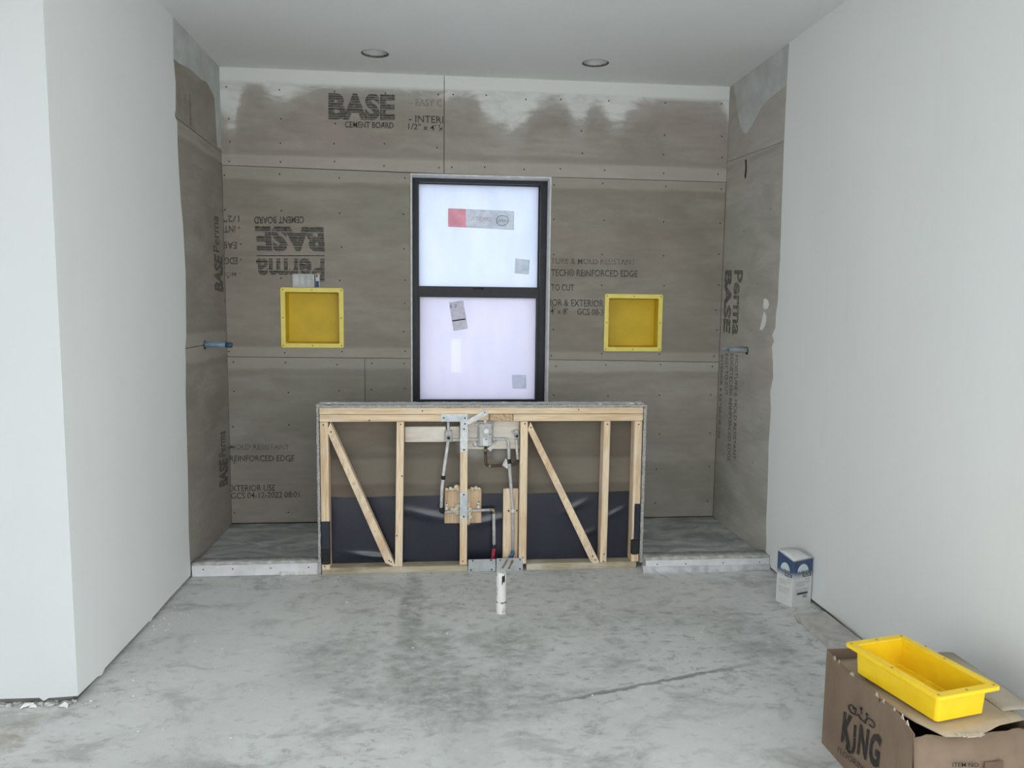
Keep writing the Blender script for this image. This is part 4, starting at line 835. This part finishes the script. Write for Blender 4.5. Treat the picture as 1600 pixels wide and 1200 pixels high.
for k in range(9):
    v = k/8; fr_.append([(bx0+(bx1-bx0)*i/nn, by0-.035*math.sin(math.pi*min(1, v*1.02)**2.2)*math.sin(math.pi*(.12+.82*i/nn))-.004*math.sin(i*1.9)*v, (.336+.004*math.sin(i*.9)-(.010*max(0, .4-i/nn)/.4))*v) for i in range(nn+1)])
obj('front_panel', MB().grid(fr_[::-1], (0, .004, 0)), M['card'], cb)
obj('back_panel', MB().grid([[(bx0+(bx1-bx0)*i/6, by1, z) for i in range(7)] for z in (.0, .20, .362)], (0, -.004, 0), False), M['card_in'], cb)
obj('end_panel', MB().grid([[(bx1, by0+(by1-by0)*i/6, z) for i in range(7)] for z in (.0, .20, .345)], (-.004, 0, 0), False), M['card'], cb)
obj('bottom_panel', MB().box(bx0+.004, bx1-.004, by0+.004, by1-.004, .001, .005), M['card_in'], cb)
# lid flap under the tub
def lid(u, v):
    """u from left side to right, v from back to front"""
    left = [(1.358, 2.545, .325), (1.360, 2.40, .335), (1.363, 2.25, .343), (1.385, 2.10, .347), (1.43, 2.005, .348)]
    right = [(1.73, 2.545, .330), (1.732, 2.40, .338), (1.732, 2.30, .345), (1.745, 2.19, .349), (1.735, 2.07, .350)]
    def at(P, q):
        q *= len(P)-1; i = min(int(q), len(P)-2); f = q-i; return Vector(P[i]).lerp(Vector(P[i+1]), f)
    p = at(left, v).lerp(at(right, v), u)
    if v > .95: p.y -= .020*math.sin(math.pi*min(1, u*1.5))*(1 if u < .67 else 0)
    return p
obj('lid_flap', MB().grid([[lid(i/16, j/14) for i in range(17)] for j in range(15)], (0, 0, -.004)), M['card_flap'], cb)
mb = MB()
for a in range(7):
    p = Vector((1.463+.012*a, 1.985+.002*abs(a-3)+random.uniform(-.003, .003), .350)); mb.prism([p, p+Vector((.012, .001, .001)), p+Vector((.013, .012, .003)), p+Vector((.001, .012, .003))], (0, 0, .0015+random.uniform(0, .003)))
obj('torn_paper', mb, M['card_pale'], cb, 'stuff')
mb = MB(); rnd = random.Random(9)
for y_, z_ in ((2.505, .352), (2.498, .350), (2.47, .352), (2.395, .350), (2.385, .351), (2.375, .352), (2.24, .356), (2.20, .355), (2.14, .360), (2.10, .357), (2.075, .352)):
    w_ = rnd.uniform(.008, .018); mb.prism([(bx0-.001, y_, z_-.004), (bx0-.002, y_-w_*.5, z_+rnd.uniform(.006, .014)), (bx0-.001, y_-w_, z_-.003)], (.0035, 0, 0))
obj('torn_paper', mb, M['card_pale'], cb, 'stuff')
# right flap folded up toward the wall
obj('lid_flap', MB().grid([[(1.700+.105*u, y_-.012*u*(1 if y_ < 2.2 else 0), .3515+.006*math.sin(u*3)+.006*u) for u in (0, .25, .5, .75, 1)] for y_ in (2.50, 2.40, 2.30, 2.20, 2.14, 2.115)], (0, 0, -.0015)), M['card_pale'], cb, label='pale right flap folded outward')
obj('tape_strip', MB().grid([[(x, by0-.0415*math.sin(math.pi*min(1, v*1.02)**2.2)*math.sin(math.pi*(.12+.82*(x-bx0)/(bx1-bx0)))-.003, .33*v) for x in (1.555, 1.575, 1.60, 1.62)] for v in (.8, .65, .5, .3, 0)]), M['tape'], cb)
# black lettering on the long side
LX = lambda p: Vector((bx0-.0118, p[1], p[2]))
KB, KR, KT = LX((1.341, 2.4052, 0.0952)), LX((1.341, 2.1885, 0.1317)), LX((1.341, 2.3963, 0.2108))
kU, kV = KR-KB, KT-KB
def kt(s_, u0, u1, v0, v1, b_=.02): lettering(s_, KB+kU*u0+kV*v0, KB+kU*u1+kV*v0, KB+kU*u0+kV*v1, M['black_print'], cb, (-1, 0, 0), b_)
kt('K', .0, .27, 0, 1.0, .035); kt('N', .47, .72, 0, .95, .035); kt('G', .77, 1.03, 0, 1.0, .035)
K3 = lambda u, v: KB+kU*u+kV*v+Vector((-.0012, 0, 0))
obj('printed_lettering', MB().tube([K3(.355, .80), K3(.365, .45)], .0045, 6), M['black_print'], cb)
obj('printed_lettering', MB().tube([K3(.375, .40), K3(.38, .12), K3(.35, -.06), K3(.28, -.14), K3(.20, -.08), K3(.19, .03)], .0042, 6), M['black_print'], cb)
kt('FLOORING', -.06, .80, -.40, -.22, .0)
def spiral(c, r, a0, turns, n=26): return [K3(c[0]+r*(1-.75*k/n)*math.cos(a0+turns*6.283*k/n)*.85, c[1]+r*(1-.75*k/n)*math.sin(a0+turns*6.283*k/n)) for k in range(n+1)]
mb = MB()
mb.tube([K3(.41, 1.20), K3(.37, 1.14), K3(.30, 1.12)]+spiral((.22, 1.26), .16, -.9, -.9), .0022, 5)
mb.tube([K3(.41, 1.20), K3(.47, 1.10), K3(.55, 1.10)]+spiral((.75, 1.16), .18, 3.6, -1.0), .0022, 5)
for a in ((.31, 1.30), (.46, 1.42), (.62, 1.36)):
    mb.tube([K3(a[0], a[1]), K3(a[0]+.02, a[1]-.16)], .002, 5); mb.tube([K3(a[0]-.02, a[1]+.04), K3(a[0], a[1]), K3(a[0]+.02, a[1]-.04)], [.0015, .0045, .0015], 6)
obj('printed_crown', mb, M['black_print'], cb)
it0, it1, it2 = (1.4526, 1.995, 0.2559), (1.5399, 1.995, 0.2506), (1.4515, 1.995, 0.27)
lettering('ITEM NO:', Vector(it0), Vector(it1), Vector(it2), M['black_print'], cb, NY, .01)

# loose yellow tub on the carton
ax = Vector((.081, -.377, 0)).normalized(); lat = Vector((-ax.y, ax.x, 0))
TM = Matrix(((lat.x, ax.x, 0, 1.4972), (lat.y, ax.y, 0, 2.2445), (0, 0, 1, .4535), (0, 0, 0, 1)))
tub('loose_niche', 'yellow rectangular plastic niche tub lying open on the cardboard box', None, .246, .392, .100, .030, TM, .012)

# ---------------------------------------------------------------- plaster crumbs
mb = MB(); rnd = random.Random(11)
def crumb(x, y, r, m_): lump(m_, (x, y, r*.3), r, .5, rnd.randint(0, 999))
for k in range(70):
    crumb(rnd.uniform(-1.4, 1.3), rnd.uniform(2.3, 4.35), rnd.uniform(.0022, .006), mb)
for k in range(50): crumb(XL+.02+abs(rnd.gauss(0, .10)), rnd.uniform(3.0, 4.4), rnd.uniform(.002, .006), mb)
for k in range(30): crumb(XR-.03-abs(rnd.gauss(0, .05)), rnd.uniform(4.0, 4.3), rnd.uniform(.002, .006), mb)
for k in range(25): crumb(rnd.uniform(-.8, .5), 4.43-abs(rnd.gauss(0, .03)), rnd.uniform(.002, .006), mb)
tag(obj('plaster_crumbs', mb, M['mortar'], None, 'stuff'), 'small white plaster crumbs scattered over the concrete floor', 'debris')
mb = MB()
for k in range(200): crumb(rnd.uniform(-2.4, -1.51), 3.053+rnd.uniform(-.018, .012), rnd.uniform(.006, .016), mb)
tag(obj('plaster_rubble', mb, plain('grey_rubble', (.42, .42, .41), .9, .45, 40), None, 'stuff'), 'grey rubble in the gap under the left partition', 'debris')
for lab, (x, y, a_, l_, w_) in (('long white plaster shard under the left partition', (-1.672, 3.035, .5, .052, .014)), ('rounded white plaster lump under the partition corner', (-1.53, 3.022, -.4, .04, .022)), ('small white plaster shard left of the rounded lump', (-1.648, 3.025, .1, .028, .012))):
    ca, sa = math.cos(a_), math.sin(a_); ou = [(-.5, -.3), (-.3, -.5), (.35, -.45), (.5, -.1), (.3, .4), (-.2, .5), (-.48, .1)]
    pts = [(x+(u*l_*ca-v*w_*sa), y+(u*l_*sa+v*w_*ca), .001) for u, v in ou]
    tag(obj('plaster_shard', MB().prism([(p[0], p[1], p[2]+.010*(i_ % 3)/2) for i_, p in enumerate(pts)], (0, .001, .0045)), M['chip']), lab, 'plaster chip', 'plaster shards at the left partition')
